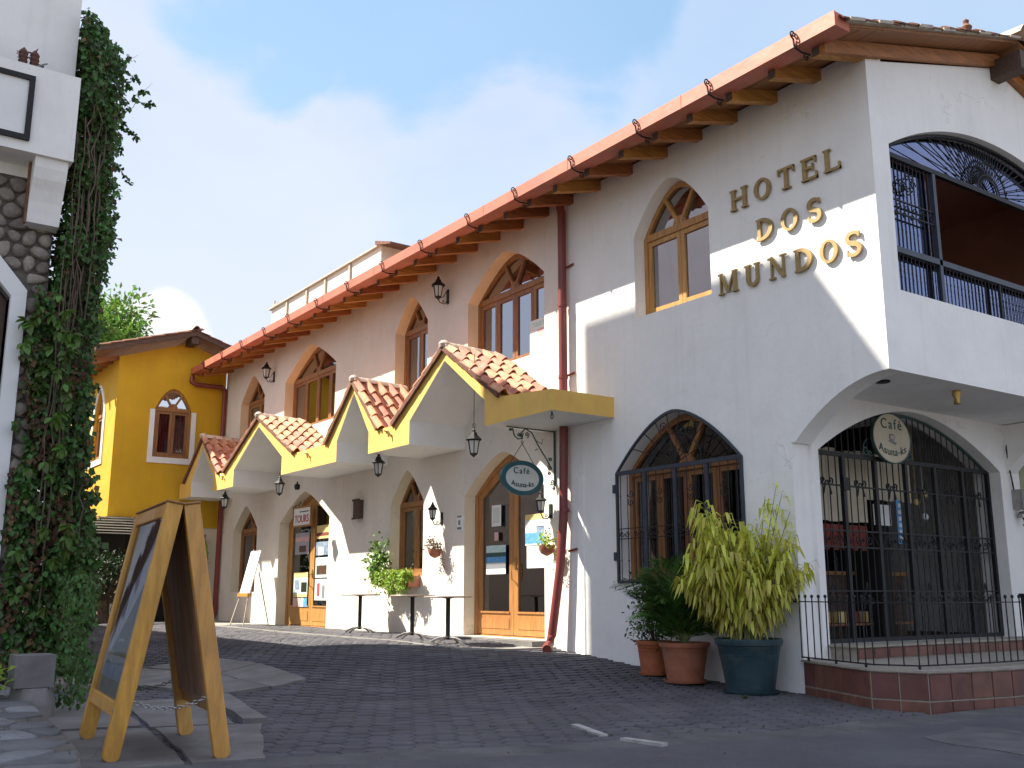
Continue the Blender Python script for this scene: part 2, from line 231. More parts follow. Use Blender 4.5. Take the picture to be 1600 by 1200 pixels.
# ------------------------------------------------------------------ helpers
def wloc(o):
    v = Vector((0, 0, 0))
    while o is not None: v += o.location; o = o.parent
    return v
def thing(name, label, cat, loc=(0, 0, 0), group=None, kind=None):
    o = bpy.data.objects.new(name, None); COL.objects.link(o); o.location = loc; o.empty_display_size = 0.1
    o['label'] = label; o['category'] = cat
    if group: o['group'] = group
    if kind: o['kind'] = kind
    return o
def tag(o, label=None, cat=None, group=None, kind=None):
    for k, v in (('label', label), ('category', cat), ('group', group), ('kind', kind)):
        if v: o[k] = v
    return o
class MB:
    def __init__(s): s.v = []; s.f = []; s.m = []; s.r = []
    def add(s, vs, fs, mi=0, r=None):
        b = len(s.v); s.v += [tuple(v) for v in vs]
        for f in fs: s.f.append(tuple(i + b for i in f)); s.m.append(mi); s.r.append(random.random() if r is None else r)
        return s
    def box(s, a, b, mi=0, r=None):
        (x0, y0, z0), (x1, y1, z1) = a, b
        return s.add([(x0, y0, z0), (x1, y0, z0), (x1, y1, z0), (x0, y1, z0), (x0, y0, z1), (x1, y0, z1), (x1, y1, z1), (x0, y1, z1)],
                     [(0, 3, 2, 1), (4, 5, 6, 7), (0, 1, 5, 4), (1, 2, 6, 5), (2, 3, 7, 6), (3, 0, 4, 7)], mi, r)
    def bar(s, a, b, w, h, up=(0, 0, 1), mi=0):
        a = Vector(a); b = Vector(b); d = (b - a).normalized(); u = Vector(up)
        if abs(d.dot(u)) > 0.98: u = Vector((0, 1, 0))
        x = d.cross(u).normalized() * w / 2; y = x.cross(d).normalized() * h / 2
        vs = [p + i * x + j * y for p in (a, b) for i, j in ((-1, -1), (1, -1), (1, 1), (-1, 1))]
        return s.add(vs, [(0, 3, 2, 1), (4, 5, 6, 7), (0, 1, 5, 4), (1, 2, 6, 5), (2, 3, 7, 6), (3, 0, 4, 7)], mi)
    def tube(s, pts, r, n=6, mi=0, closed=False, cap=True):
        pts = [Vector(p) for p in pts]; k = len(pts); vs = []; up = Vector((0.31, 0.22, 0.93))
        for i, p in enumerate(pts):
            a = pts[(i - 1) % k] if (i or closed) else p; b = pts[(i + 1) % k] if (i < k - 1 or closed) else p
            t = (b - a).normalized(); x = t.cross(up)
            if x.length < 0.05: x = t.cross(Vector((1, 0, 0)))
            x.normalize(); y = t.cross(x); rr = r[i] if isinstance(r, (list, tuple)) else r
            vs += [p + (x * math.cos(q * 2 * math.pi / n) + y * math.sin(q * 2 * math.pi / n)) * rr for q in range(n)]
        fs = []
        for i in range(k if closed else k - 1):
            j = (i + 1) % k
            fs += [(i * n + q, i * n + (q + 1) % n, j * n + (q + 1) % n, j * n + q) for q in range(n)]
        if cap and not closed: fs += [tuple(range(n - 1, -1, -1)), tuple((k - 1) * n + q for q in range(n))]
        return s.add(vs, fs, mi)
    def lathe(s, prof, c=(0, 0, 0), n=20, mi=0, ph=0.0):
        vs = []; c = Vector(c)
        for r, z in prof: vs += [c + Vector((r * math.cos(ph + q * 2 * math.pi / n), r * math.sin(ph + q * 2 * math.pi / n), z)) for q in range(n)]
        k = len(prof); fs = [(i * n + q, i * n + (q + 1) % n, (i + 1) * n + (q + 1) % n, (i + 1) * n + q) for i in range(k - 1) for q in range(n)]
        if prof[0][0] > 1e-4: fs.append(tuple(range(n - 1, -1, -1)))
        if prof[-1][0] > 1e-4: fs.append(tuple((k - 1) * n + q for q in range(n)))
        return s.add(vs, fs, mi)
    def ext(s, poly, P, d0, d1, mi=0, side=None, back=True):       # 2-D outline (u,z) extruded between depths d0 and d1
        n = len(poly); vs = [P(u, d0, z) for u, z in poly] + [P(u, d1, z) for u, z in poly]
        tr = tessellate_polygon([[Vector((u, z, 0)) for u, z in poly]])
        s.add(vs, [tuple(t) for t in tr], mi)
        b = len(s.v) - 2 * n
        def more(fs, m_):
            for f in fs: s.f.append(tuple(i + b for i in f)); s.m.append(m_); s.r.append(0.5)
        if back: more([tuple(i + n for i in t) for t in tr], mi)
        more([(i, (i + 1) % n, (i + 1) % n + n, i + n) for i in range(n)], mi if side is None else side)
        return s
    def ring(s, o, i, P, d0, d1, mi=0):                              # two outlines with the same count, the band between
        n = len(o); vs = [P(u, d, z) for d in (d0, d1) for q in (o, i) for u, z in q]; fs = []
        for k in range(n):
            j = (k + 1) % n
            fs += [(k, j, n + j, n + k), (2 * n + k, 2 * n + j, 3 * n + j, 3 * n + k), (k, j, 2 * n + j, 2 * n + k), (n + k, n + j, 3 * n + j, 3 * n + k)]
        return s.add(vs, fs, mi)
    def build(s, name, mats, parent=None, loc=None, smooth=None, sharp=35, attr=False):
        me = bpy.data.meshes.new(name)
        off = wloc(parent) if parent is not None else Vector((0, 0, 0))
        if loc is not None: off = off + Vector(loc) if parent is not None else Vector(loc)
        if loc is None: me.from_pydata([(v[0] - off.x, v[1] - off.y, v[2] - off.z) for v in s.v], [], s.f)
        else: me.from_pydata(s.v, [], s.f)
        if not isinstance(mats, (list, tuple)): mats = [mats]
        for m in mats: me.materials.append(M[m])
        if len(mats) > 1: me.polygons.foreach_set('material_index', s.m)
        if attr:
            a = me.attributes.new('rnd', 'FLOAT', 'FACE'); a.data.foreach_set('value', s.r)
        if not attr:
            bm = bmesh.new(); bm.from_mesh(me); bmesh.ops.recalc_face_normals(bm, faces=bm.faces); bm.to_mesh(me); bm.free()
        if smooth:
            me.polygons.foreach_set('use_smooth', [True] * len(me.polygons)); me.set_sharp_from_angle(angle=R(sharp))
        me.update()
        o = bpy.data.objects.new(name, me); COL.objects.link(o)
        if parent is not None: o.parent = parent
        if loc is not None: o.location = loc
        return o
def inst(o, parent, loc=None, rot=None, name=None, scl=None):        # another piece that shares its mesh
    c = o.copy(); COL.objects.link(c); c.parent = parent
    if loc is not None: c.location = loc
    if rot is not None: c.rotation_euler = rot
    if scl is not None: c.scale = scl
    return c
def copy_tree(o, parent=None, loc=None):
    c = o.copy(); COL.objects.link(c); c.parent = parent
    if loc is not None: c.location = loc
    for ch in list(o.children): copy_tree(ch, c)
    return c
PY = lambda y0: (lambda u, d, z: (u, y0 + d, z))       # plane facing -Y, depth goes into the building
PX = lambda x0: (lambda u, d, z: (x0 - d, u, z))       # plane facing +X
def sm(t): t = max(0.0, min(1.0, t)); return t * t * (3 - 2 * t)
def gz(x, y): return 0.38 * sm(-x / 6.5) * sm((y + 7.0) / 5.0)
def arch(x0, x1, z0, zs, h, p, n=22, bot=True):
    cx, a = (x0 + x1) / 2, (x1 - x0) / 2
    pts = [(x0, z0), (x1, z0)] if bot else []
    for i in range(n + 1):
        u = 1 - 2 * i / n; pts.append((cx + a * u, zs + h * (1 - abs(u) ** p)))
    return pts
def wall(mb, outer, holes, P, t, mi=0, hm=0, hms=None):
    allp = [outer] + holes; tr = tessellate_polygon([[Vector((u, z, 0)) for u, z in q] for q in allp])
    flat = [p for q in allp for p in q]; n = len(flat)
    vs = [P(u, 0, z) for u, z in flat] + [P(u, t, z) for u, z in flat]; b = len(mb.v)
    mb.add(vs, [tuple(x) for x in tr] + [tuple(i + n for i in x) for x in tr], mi); o = 0
    for k, q in enumerate(allp):
        m_ = mi if k == 0 else (hms[k - 1] if hms else hm)
        for i in range(len(q)):
            j = (i + 1) % len(q); mb.f.append((b + o + i, b + o + j, b + o + j + n, b + o + i + n)); mb.m.append(m_); mb.r.append(0.5)
        o += len(q)
def spiral(c, r0, turns, P, d, start=0.0, sgn=1, k=0.12, n=18):
    pts = []
    for i in range(n + 1):
        t = i / n; r = r0 * (1 - t * (1 - k)); a = start + sgn * t * turns * 2 * math.pi
        pts.append(P(c[0] + r * math.cos(a), d, c[1] + r * math.sin(a)))
    return pts
def text_mesh(body, size, mname, P, u, z, d, parent, name='lettering', thick=0.004, track=1.0, arc=None, align='CENTER'):
    cu = bpy.data.curves.new(name, 'FONT'); cu.body = body; cu.size = size; cu.extrude = thick; cu.align_x = align; cu.align_y = 'CENTER'; cu.space_character = track
    to = bpy.data.objects.new('tmp', cu); me = bpy.data.meshes.new_from_object(to); bpy.data.objects.remove(to)
    off = wloc(parent)
    for v in me.vertices:
        x, y, q = v.co
        if arc:        # bend the line of writing
            y += arc * x * x
        v.co = Vector(P(u + x, d - q, z + y)) - off
    me.materials.clear(); me.materials.append(M[mname]); me.name = name
    o = bpy.data.objects.new(name, me); COL.objects.link(o); o.parent = parent
    return o
# ================================================================== SETTING: ground
g = MB(); nx, ny = 56, 40
xs = [-45 + 60 * i / nx for i in range(nx + 1)]; ys = [-22 + 40 * j / ny for j in range(ny + 1)]
g.add([(x, y, gz(x, y) - 0.055 if x < 2.3 else -0.055) for y in ys for x in xs],
      [(j * (nx + 1) + i, j * (nx + 1) + i + 1, (j + 1) * (nx + 1) + i + 1, (j + 1) * (nx + 1) + i) for j in range(ny) for i in range(nx)])
gb = g.build('courtyard_ground', 'soil_joint'); tag(gb, 'mossy joint bed under the grey cobbled courtyard', 'ground', kind='structure')
g = MB(); g.add([(-900, -900, -0.12), (900, -900, -0.12), (900, 900, -0.12), (-900, 900, -0.12)], [(0, 1, 2, 3)])
tag(g.build('ground', 'earth'), 'bare earth stretching away round the buildings', 'ground', kind='structure')
# street at the lower right
SEAM = [(0.1, -14), (0.75, -8.3), (1.16, -6.77), (1.68, -5.24), (1.96, -3.76), (2.28, -2.82), (2.40, -0.6), (2.50, 2.0), (2.6, 20)]
g = MB(); seg = []
for i in range(len(SEAM) - 1):
    for k in range(6):
        t = k / 6; x = SEAM[i][0] * (1 - t) + SEAM[i + 1][0] * t; y = SEAM[i][1] * (1 - t) + SEAM[i + 1][1] * t
        seg.append((x + 0.05 * noise.noise(Vector((x * 3, y * 3, 0))), y))
n = len(seg); g.add([(x, y, -0.012) for x, y in seg] + [(24, y, -0.012) for x, y in seg], [(i, i + n, i + n + 1, i + 1) for i in range(n - 1)])
tag(g.build('street', 'asphalt'), 'worn blue grey street surface in front of the hotel corner', 'street', kind='structure')
# worn concrete strip between the street and the terrace foot
g = MB(); n = len(seg)
g.add([(x - 0.42 - 0.12 * noise.noise(Vector((y, 3, 1))), y, gz(x, y) - 0.006) for x, y in seg] + [(x + 0.01, y, -0.0125) for x, y in seg], [(i, i + n, i + n + 1, i + 1) for i in range(n - 1)])
tag(g.build('gutter_strip', 'strip'), 'pale worn concrete gutter strip along the street edge', 'gutter strip', kind='structure')
# hexagonal pavers: the nearest 300 as pieces, the rest as one part
pav = thing('courtyard_paving', 'grey interlocking cobble pavers of the hotel courtyard', 'paving', (0, 0, 0), kind='structure')
def seam_x(y):
    for i in range(len(SEAM) - 1):
        if SEAM[i][1] <= y <= SEAM[i + 1][1]:
            t = (y - SEAM[i][1]) / (SEAM[i + 1][1] - SEAM[i][1]); return SEAM[i][0] * (1 - t) + SEAM[i + 1][0] * t - 0.35
    return 0
HX = 0.115; cells = []
dxh, dyh = HX * 1.5 + 0.004, HX * math.sqrt(3)
for i in range(-112, 20):
    for j in range(-52, 22):
        x = i * dxh; y = j * dyh + (dyh / 2 if i % 2 else 0)
        if y > 0.14 or y < -10.2 or x > seam_x(y): continue
        if x > 0.02 and y > -0.50 * min(1, x / 1.3): continue
        if y < -7.1 and x < -6.2: continue
        d = math.hypot(x - 7.75, y + 9.513); a = math.atan2(y + 9.513, x - 7.75) - math.atan2(math.sin(YAW), -math.cos(YAW))
        infr = abs((a + math.pi) % (2 * math.pi) - math.pi) < R(28.5)
        if y > -10.2 and (infr or d < 9): cells.append((d if infr else d + 100, x, y))
cells.sort()
def hexa(r, h, irr):
    top = []; 
    for q in range(6):
        a = q * math.pi / 3; top.append((r * math.cos(a) * (1 + random.uniform(-irr, irr)), r * math.sin(a) * (1 + random.uniform(-irr, irr))))
    vs = [(x * 0.93, y * 0.93, random.uniform(-0.001, 0.001)) for x, y in top] + [(x, y, -0.009) for x, y in top] + [(x, y, -h) for x, y in top]
    fs = [tuple(range(6))] + [(i, i + 6, (i + 1) % 6 + 6, (i + 1) % 6) for i in range(6)] + [(i + 6, i + 12, (i + 1) % 6 + 12, (i + 1) % 6 + 6) for i in range(6)]
    return vs, fs
protos = []
for k in range(5):
    m = MB(); m.add(*hexa(HX * 0.975, 0.06, 0.035)); o = m.build('paver', 'paver_piece', pav, loc=(0, 0, 0)); protos.append(o)
for k, (d, x, y) in enumerate(cells[:300]):
    z = gz(x, y) + 0.012 * noise.noise(Vector((x * 0.8, y * 0.8, 2))) + random.uniform(-0.004, 0.004)
    p = protos[k] if k < 5 else inst(protos[k % 5], pav)
    p.location = (x, y, z - 0.008); p.rotation_euler = (random.uniform(-.018, .018), random.uniform(-.018, .018), (k % 6) * math.pi / 3 + random.uniform(-.02, .02))
m = MB()
for d, x, y in cells[300:]:
    vs, fs = hexa(HX * 0.975, 0.05, 0.03); z = gz(x, y) + 0.012 * noise.noise(Vector((x * 0.8, y * 0.8, 2))) + random.uniform(-0.0025, 0.0025) - 0.008
    ax, ay = random.uniform(-.012, .012), random.uniform(-.012, .012)
    m.add([(x + a, y + b, z + c + a * ax + b * ay) for a, b, c in vs], fs, 0, random.random())
tag(m.build('paver_field', 'paver', pav, attr=True), kind='stuff')
# moss and weeds in the joints
m = MB()
for k in range(2600):
    d, x, y = random.choice(cells[:4500]); 
    if noise.noise(Vector((x * 0.7, y * 0.7, 9))) < 0.05 and random.random() < 0.85: continue
    a = random.choice(range(6)) * math.pi / 3; px, py = x + HX * math.cos(a), y + HX * math.sin(a); z = gz(px, py) - 0.012
    for q in range(4):
        b = random.uniform(0, 6.28); l = random.uniform(.01, .035); u = random.uniform(.006, .022)
        m.add([(px + .006 * math.sin(b), py - .006 * math.cos(b), z), (px - .006 * math.sin(b), py + .006 * math.cos(b), z), (px + l * math.cos(b), py + l * math.sin(b), z + u)], [(0, 1, 2)])
tag(m.build('joint_weeds', 'moss', attr=True), 'low moss and weeds growing in the paver joints', 'weeds', kind='stuff')
m = MB()
for k in range(60):
    b = random.uniform(0, 6.28); l = random.uniform(.02, .07)
    m.add([(0.02 + .006 * math.sin(b), -1.02 - .006 * math.cos(b), 0), (0.02 - .006 * math.sin(b), -1.02 + .006 * math.cos(b), 0), (0.02 + l * math.cos(b), -1.02 + l * math.sin(b), random.uniform(.01, .05))], [(0, 1, 2)])
tag(m.build('grass_tuft', 'moss', attr=True), 'small green weed tuft on the cobbles before the blue pot', 'weed')
# concrete slabs by the courtyard's drain and under the sandwich board
cs = thing('concrete_slabs', 'pale cracked concrete slabs and kerb beside the sandwich board', 'slabs', kind='structure')
def slab(pts, h, mname='concrete', up=0.02):
    q_ = []
    for i in range(len(pts)):
        a, b = pts[i], pts[(i + 1) % len(pts)]
        for k in range(7): t = k / 7; x, y = a[0] + (b[0] - a[0]) * t, a[1] + (b[1] - a[1]) * t; j = .035; q_.append((x + j * noise.noise(Vector((x * 3, y * 3, 1))), y + j * noise.noise(Vector((x * 3, y * 3, 7)))))
    pts = q_
    m = MB(); n = len(pts); vs = [(x, y, gz(x, y) + up) for x, y in pts] + [(x, y, gz(x, y) + up - h) for x, y in pts]
    m.add(vs, [tuple(t) for t in tessellate_polygon([[Vector((x, y, 0)) for x, y in pts]])] + [(i, (i + 1) % n, (i + 1) % n + n, i + n) for i in range(n)])
    return m.build('slab', mname, cs)
slab([(-5.3, -4.35), (-3.55, -4.45), (-3.3, -5.0), (-4.9, -5.05)], .08); slab([(-6.9, -4.5), (-5.33, -4.37), (-4.94, -5.06), (-6.8, -5.4)], .08)
slab([(-4.9, -5.09), (-3.28, -5.04), (-3.1, -5.75), (-4.7, -6.0)], .08, up=0.028); slab([(-6.8, -5.45), (-4.95, -5.1), (-4.74, -6.02), (-6.3, -6.6)], .08, up=.015)
slab([(-3.05, -5.8), (-2.9, -5.62), (-0.9, -6.0), (-0.95, -6.2)], .12, up=.05)      # kerb edge
slab([(-3.1, -5.86), (-1.0, -6.26), (-1.2, -6.9), (-3.4, -6.6)], .08, up=.012); slab([(-0.95, -6.26), (-0.9, -6.05), (0.9, -6.75), (0.8, -7.2), (-1.15, -6.88)], .08, up=.008)
slab([(-1.2, -6.94), (0.8, -7.25), (0.75, -8.2), (-1.4, -8.0)], .08, up=.006); slab([(-3.5, -6.65), (-1.25, -6.96), (-1.45, -8.0), (-3.9, -7.7)], .08, up=.02)
slab([(-6.3, -6.64), (-4.72, -6.06), (-4.5, -6.5), (-5.6, -7.0)], .16, 'stone', up=.08)
m = MB(); random.seed(77)
for k in range(520):
    x, y = random.uniform(-9, 5), random.uniform(-8.5, -.3)
    if random.random() < .6: x, y = random.gauss(-.8, 1.1), random.uniform(-1.6, -.15)
    if x > .1 and y > -1.1: continue
    z = gz(x, y) + .006; a = random.uniform(0, 6.28); l = random.uniform(.012, .04)
    m.add([(x, y, z), (x + l * math.cos(a), y + l * math.sin(a), z + random.uniform(0, .012)), (x + l * .6 * math.cos(a + .7), y + l * .6 * math.sin(a + .7), z)], [(0, 1, 2)])
tag(m.build('fallen_leaves', 'leaf_dead', attr=True), 'small dry leaves and grit scattered on the cobbles', 'fallen leaves', kind='stuff')
for pts_, lb_ in (([(2.9, -4.9), (4.6, -4.2), (4.9, -5.1), (3.3, -5.6)], 'darker repair patch in the street nearest the camera'), ([(2.7, -1.2), (3.9, -.9), (3.8, -2.3), (2.8, -2.1)], 'darker repair patch in the street before the terrace')):
    m = MB(); q = []
    for i in range(4):
        a, b = pts_[i], pts_[(i + 1) % 4]
        for k in range(6): t = k / 6; x, y = a[0] + (b[0] - a[0]) * t, a[1] + (b[1] - a[1]) * t; q.append((x + .09 * noise.noise(Vector((x * 3, y * 3, 4))), y + .09 * noise.noise(Vector((x * 3, y * 3, 9)))))
    m.ext(q, lambda u, d, z: (u, z, d), -.007, -.012, back=False); tag(m.build('street_patch', 'strip'), lb_, 'street patch', kind='structure')
# two short pale strips
for a, b in (((0.71, -3.90), (1.35, -4.12)), ((1.58, -4.12), (1.98, -4.06))):
    m = MB(); v = (Vector(b) - Vector(a)); nrm = Vector((-v.y, v.x)).normalized() * 0.035
    pts = [Vector(a) - nrm, Vector(b) - nrm, Vector(b) + nrm, Vector(a) + nrm]
    m.add([(p.x, p.y, 0.012) for p in pts] + [(p.x, p.y, -0.02) for p in pts], [(0, 1, 2, 3), (0, 1, 5, 4), (1, 2, 6, 5), (2, 3, 7, 6), (3, 0, 4, 7)])
    tag(m.build('pale_strip', 'marking'), 'short pale strip on the cobbles', 'road marking', 'pale strips near the street', 'structure')
# ---- Voronoi pieces (rubble masonry, flagstones)
def clip(poly, a, b, c):     # keep a*x+b*y<=c
    o = []
    for i in range(len(poly)):
        p, q = poly[i], poly[(i + 1) % len(poly)]; fp, fq = a * p[0] + b * p[1] - c, a * q[0] + b * q[1] - c
        if fp <= 0: o.append(p)
        if fp * fq < 0: t = fp / (fp - fq); o.append((p[0] + (q[0] - p[0]) * t, p[1] + (q[1] - p[1]) * t))
    return o
def voronoi(bound, seeds, gap):
    cells = []
    for i, s in enumerate(seeds):
        poly = list(bound)
        for j, t in enumerate(seeds):
            if i == j: continue
            dx, dy = t[0] - s[0], t[1] - s[1]; dd = math.hypot(dx, dy)
            if dd > 1.6: continue
            mx, my = (s[0] + t[0]) / 2, (s[1] + t[1]) / 2
            poly = clip(poly, dx / dd, dy / dd, (dx * mx + dy * my) / dd - gap)
            if len(poly) < 3: break
        if len(poly) >= 3: cells.append((s, poly))
    return cells
def cobble(mb, poly, P, hgt, sub=2, rough=0.012, inner=.78):
    # rounded stone: outline, then a raised inner outline, then a middle
    pts = []
    for i in range(len(poly)):
        p, q = poly[i], poly[(i + 1) % len(poly)]
        for k in range(sub): t = (k + 0.5) / sub * 0.8 + 0.1; pts.append((p[0] + (q[0] - p[0]) * t, p[1] + (q[1] - p[1]) * t))
    n = len(pts); cx = sum(p[0] for p in pts) / n; cy = sum(p[1] for p in pts) / n; vs = []
    for f, h in ((1.0, 0.02), (0.97, -hgt * 0.55), (inner, -hgt * 0.92)):
        for p in pts: vs.append(P(cx + (p[0] - cx) * f, h + random.uniform(-rough, rough), cy + (p[1] - cy) * f))
    vs.append(P(cx, -hgt * random.uniform(0.9, 1.15), cy))
    fs = [(r_ * n + i, r_ * n + (i + 1) % n, (r_ + 1) * n + (i + 1) % n, (r_ + 1) * n + i) for r_ in range(2) for i in range(n)]
    fs += [(2 * n + i, 2 * n + (i + 1) % n, 3 * n) for i in range(n)]
    mb.add(vs, fs)
# flagstone footpath at the lower left
ap = thing('flagstone_footpath', 'raised footpath of crazy flagstones at the lower left corner', 'footpath', (0, 0, 0), kind='structure')
edge = [(-6.4, -7.62), (-3.49, -7.55), (-1.39, -7.74), (0.19, -7.87), (1.1, -7.98), (1.9, -8.15), (2.6, -8.6), (2.9, -9.6), (2.9, -12)]
m = MB(); base = edge + [(-6.4, -12)]
m.ext([(x, y) for x, y in base], lambda u, d, z: (u, z, d), 0.165, -0.15); m.build('bed', 'mortar', ap)
seeds = [(-6.4 + (i + random.uniform(.12, .88)) * 0.42, -12 + (j + random.uniform(.12, .88)) * 0.36) for i in range(23) for j in range(13)]
cl_ = voronoi([(-6.4, -12), (2.88, -12), (2.88, -7.5), (-6.4, -7.5)], seeds, 0.012)
def inside(p, poly):
    c = False
    for i in range(len(poly)):
        a, b = poly[i], poly[i - 1]
        if (a[1] > p[1]) != (b[1] > p[1]) and p[0] < (b[0] - a[0]) * (p[1] - a[1]) / (b[1] - a[1]) + a[0]: c = not c
    return c
for s_, poly in cl_:
    for i in range(len(edge) - 1):          # trim at the kerb
        (x0, y0), (x1, y1) = edge[i], edge[i + 1]
        if min(x0, x1) - .4 <= s_[0] <= max(x0, x1) + .4 or i >= 5:
            dx, dy = x1 - x0, y1 - y0; l = math.hypot(dx, dy); nx_, ny_ = -dy / l, dx / l
            poly = clip(poly, nx_, ny_, nx_ * x0 + ny_ * y0 - 0.01)
        if len(poly) < 3: break
    if len(poly) < 3: continue
    if not inside(s_, base): continue
    m = MB(); cobble(m, poly, lambda u, d, z: (u, z, 0.165 - d), 0.018, rough=.002, inner=.93); m.build('flagstone', 'flagstone', ap, smooth=True, sharp=50)
m = MB()
for k in range(900):
    x = random.uniform(-4, 2.4); y = random.uniform(-9.2, -7.9)
    if noise.noise(Vector((x * 2.0, y * 2.0, 4))) < 0.22: continue
    b = random.uniform(0, 6.28); l = random.uniform(.01, .05)
    m.add([(x + .004 * math.sin(b), y - .004 * math.cos(b), .175), (x - .004 * math.sin(b), y + .004 * math.cos(b), .175), (x + l * math.cos(b), y + l * math.sin(b), .19 + random.uniform(.0, .05))], [(0, 1, 2)])
tag(m.build('path_grass', 'moss', attr=True), 'thin grass tufts sprouting between the flagstones', 'grass', kind='stuff')
# ================================================================== HOTEL
H = thing('hotel_building', 'white and cream plastered two storey hotel with arched wooden windows and tiled roof', 'building', (0, 0, 0))
XL, XM, XR = -19.85, -4.20, 1.38
P0 = PY(0.0)
winR = arch(-2.66, -1.17, 4.98, 6.19, 0.68, 1.75)
winG = arch(-3.10, -0.79, 1.27, 2.78, 0.72, 1.7)
w1 = arch(-7.14, -4.84, 4.94, 6.27, 0.66, 1.55); w2 = arch(-9.88, -8.58, 4.94, 6.29, 0.63, 1.4)
w3 = arch(-15.55, -12.65, 4.94, 6.24, 0.68, 1.35); w4 = arch(-18.6, -16.9, 4.94, 6.15, 0.66, 1.3)
d1 = arch(-7.20, -4.88, 0.40, 2.77, 0.66, 1.45); l2 = arch(-9.92, -8.62, 1.42, 2.80, 0.63, 1.4)
d3 = arch(-15.5, -12.70, 0.36, 2.76, 0.66, 1.3); l4 = arch(-18.65, -16.95, 1.14, 2.72, 0.62, 1.3)
niche = arch(-11.52, -11.0, 2.52, 2.92, 0.1, 2)
TW = 0.30
mb = MB()
outer = [(XM, -0.2), (0.0, -0.2), (0.0, 2.85)] + [(0.05 + 1.33 * f, 2.85 + 0.65 * (1 - (1 - f) ** 2)) for f in [k / 12 for k in range(0, 13)]] + [(XR, 7.17), (XR, 7.34), (XM, 7.34)]
wall(mb, outer, [winR, winG], P0, TW, 0, 0)
mb.build('wall', 'plaster_white', H, smooth=False)
mb = MB()
wall(mb, [(XL, -0.2), (XM, -0.2), (XM, 7.34), (XL, 7.34)], [w1, w2, w3, w4, d1, l2, d3, l4], P0, TW, 0, 1, [1, 1, 1, 1, 2, 2, 2, 2])
tag(mb.build('wall', ['plaster_cream', 'plaster_tan', 'plaster_reveal'], H), 'cream left wing wall with four upper and four lower arched openings')
# gable wall over the terrace
GA, YR, YB = 0.286, 2.87, 5.74
mb = MB(); balc = arch(0.33, 4.95, 4.45, 6.22, 0.62, 2.1, 28)
wall(mb, [(TW, 3.5), (YB, 3.5), (YB, 7.17), (YR, 7.17 + GA * YR), (TW, 7.17 + GA * TW)], [balc], PX(XR), 0.28)
mb.build('gable_wall', 'plaster_white', H)
# lower wall behind the terrace, and the arch bracket at its far side
XG = 0.05; gate = arch(0.42, 4.45, 0.5, 2.80, 0.66, 1.85, 28)
mb = MB(); side = arch(4.95, 7.2, 0.5, 2.9, 0.5, 1.9, 16)
wall(mb, [(TW, -0.2), (7.6, -0.2), (7.6, 3.5), (TW, 3.5)], [gate, side], PX(XG), 0.40)
mb.build('terrace_wall', 'plaster_white', H)
mb = MB(); br = [(XG, 3.49), (XG, 2.8)] + [(0.06 + 1.30 * f, 2.8 + 0.69 * (1 - (1 - f) ** 2)) for f in [k / 12 for k in range(1, 13)]]
mb.ext(br, PY(4.62), 0, 0.26); mb.build('bracket', 'plaster_white', H)
mb = MB(); mb.box((XG, TW, 3.5), (XR - 0.28, 7.6, 3.62)); mb.box((-9, TW, 3.63), (1.1, YB, 3.75)); mb.build('floor_slab', 'plaster_white', H)
mb = MB(); mb.box((XL, YB, -0.2), (XR, YB + .25, 7.17)); mb.box((XL - .02, TW, -0.2), (XL + .25, YB, 7.2)); mb.build('back_wall', 'plaster_white', H)
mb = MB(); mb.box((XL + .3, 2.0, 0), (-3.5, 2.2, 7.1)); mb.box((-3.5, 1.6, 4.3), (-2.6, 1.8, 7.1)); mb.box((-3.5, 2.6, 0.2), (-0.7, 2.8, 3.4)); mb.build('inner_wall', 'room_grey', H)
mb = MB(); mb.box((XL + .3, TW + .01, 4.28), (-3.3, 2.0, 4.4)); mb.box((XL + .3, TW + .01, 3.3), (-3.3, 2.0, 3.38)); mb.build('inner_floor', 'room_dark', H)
# lime green neighbour wall seen past the pillar
mb = MB(); mb.box((-0.55, 4.9, 0.4), (-0.5, 7.4, 3.45)); tag(mb.build('inner_wall', 'paint_lime', H), 'lime green wall inside the side arch')
# balcony room
mb = MB(); mb.box((-2.55, 0.31, 4.3), (-2.45, 5.6, 7.7)); mb.box((-2.4, 5.5, 4.3), (1.1, 5.6, 7.7)); mb.box((-2.4, .31, 4.3), (1.1, 0.33, 7.1))
mb.box((-2.3, 2.6, 4.3), (-1.9, 3.0, 7.4)); mb.build('balcony_room_wall', 'terracotta_wall', H)
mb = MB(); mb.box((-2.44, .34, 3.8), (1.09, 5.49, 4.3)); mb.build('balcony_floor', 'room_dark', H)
mb = MB(); mb.box((-2.44, .34, 7.02), (1.09, 5.49, 7.08)); mb.build('balcony_ceiling', 'terracotta_wall', H)
mb = MB()
for k in range(18): mb.tube([(-1.2, 3.2 + k * 0.12, 4.3 + k * 0.11), (-1.2, 3.2 + k * 0.12, 5.25 + k * 0.11)], 0.012, 5)
mb.bar((-1.2, 3.15, 5.25), (-1.2, 5.4, 7.25 - 0.0), .04, .04); mb.bar((-1.2, 3.15, 4.4), (-1.2, 5.4, 6.35), .05, .08); mb.build('stair_rail', 'iron', H)
# corner beading and a patched seam on the right wing
mb = MB(); mb.box((-4.02, -0.012, 0.2), (-3.90, 0.0, 2.85)); mb.box((-3.885, -0.004, 0.15), (-3.878, 0.0, 3.3)); mb.build('conduit_cover', 'plaster_white', H)
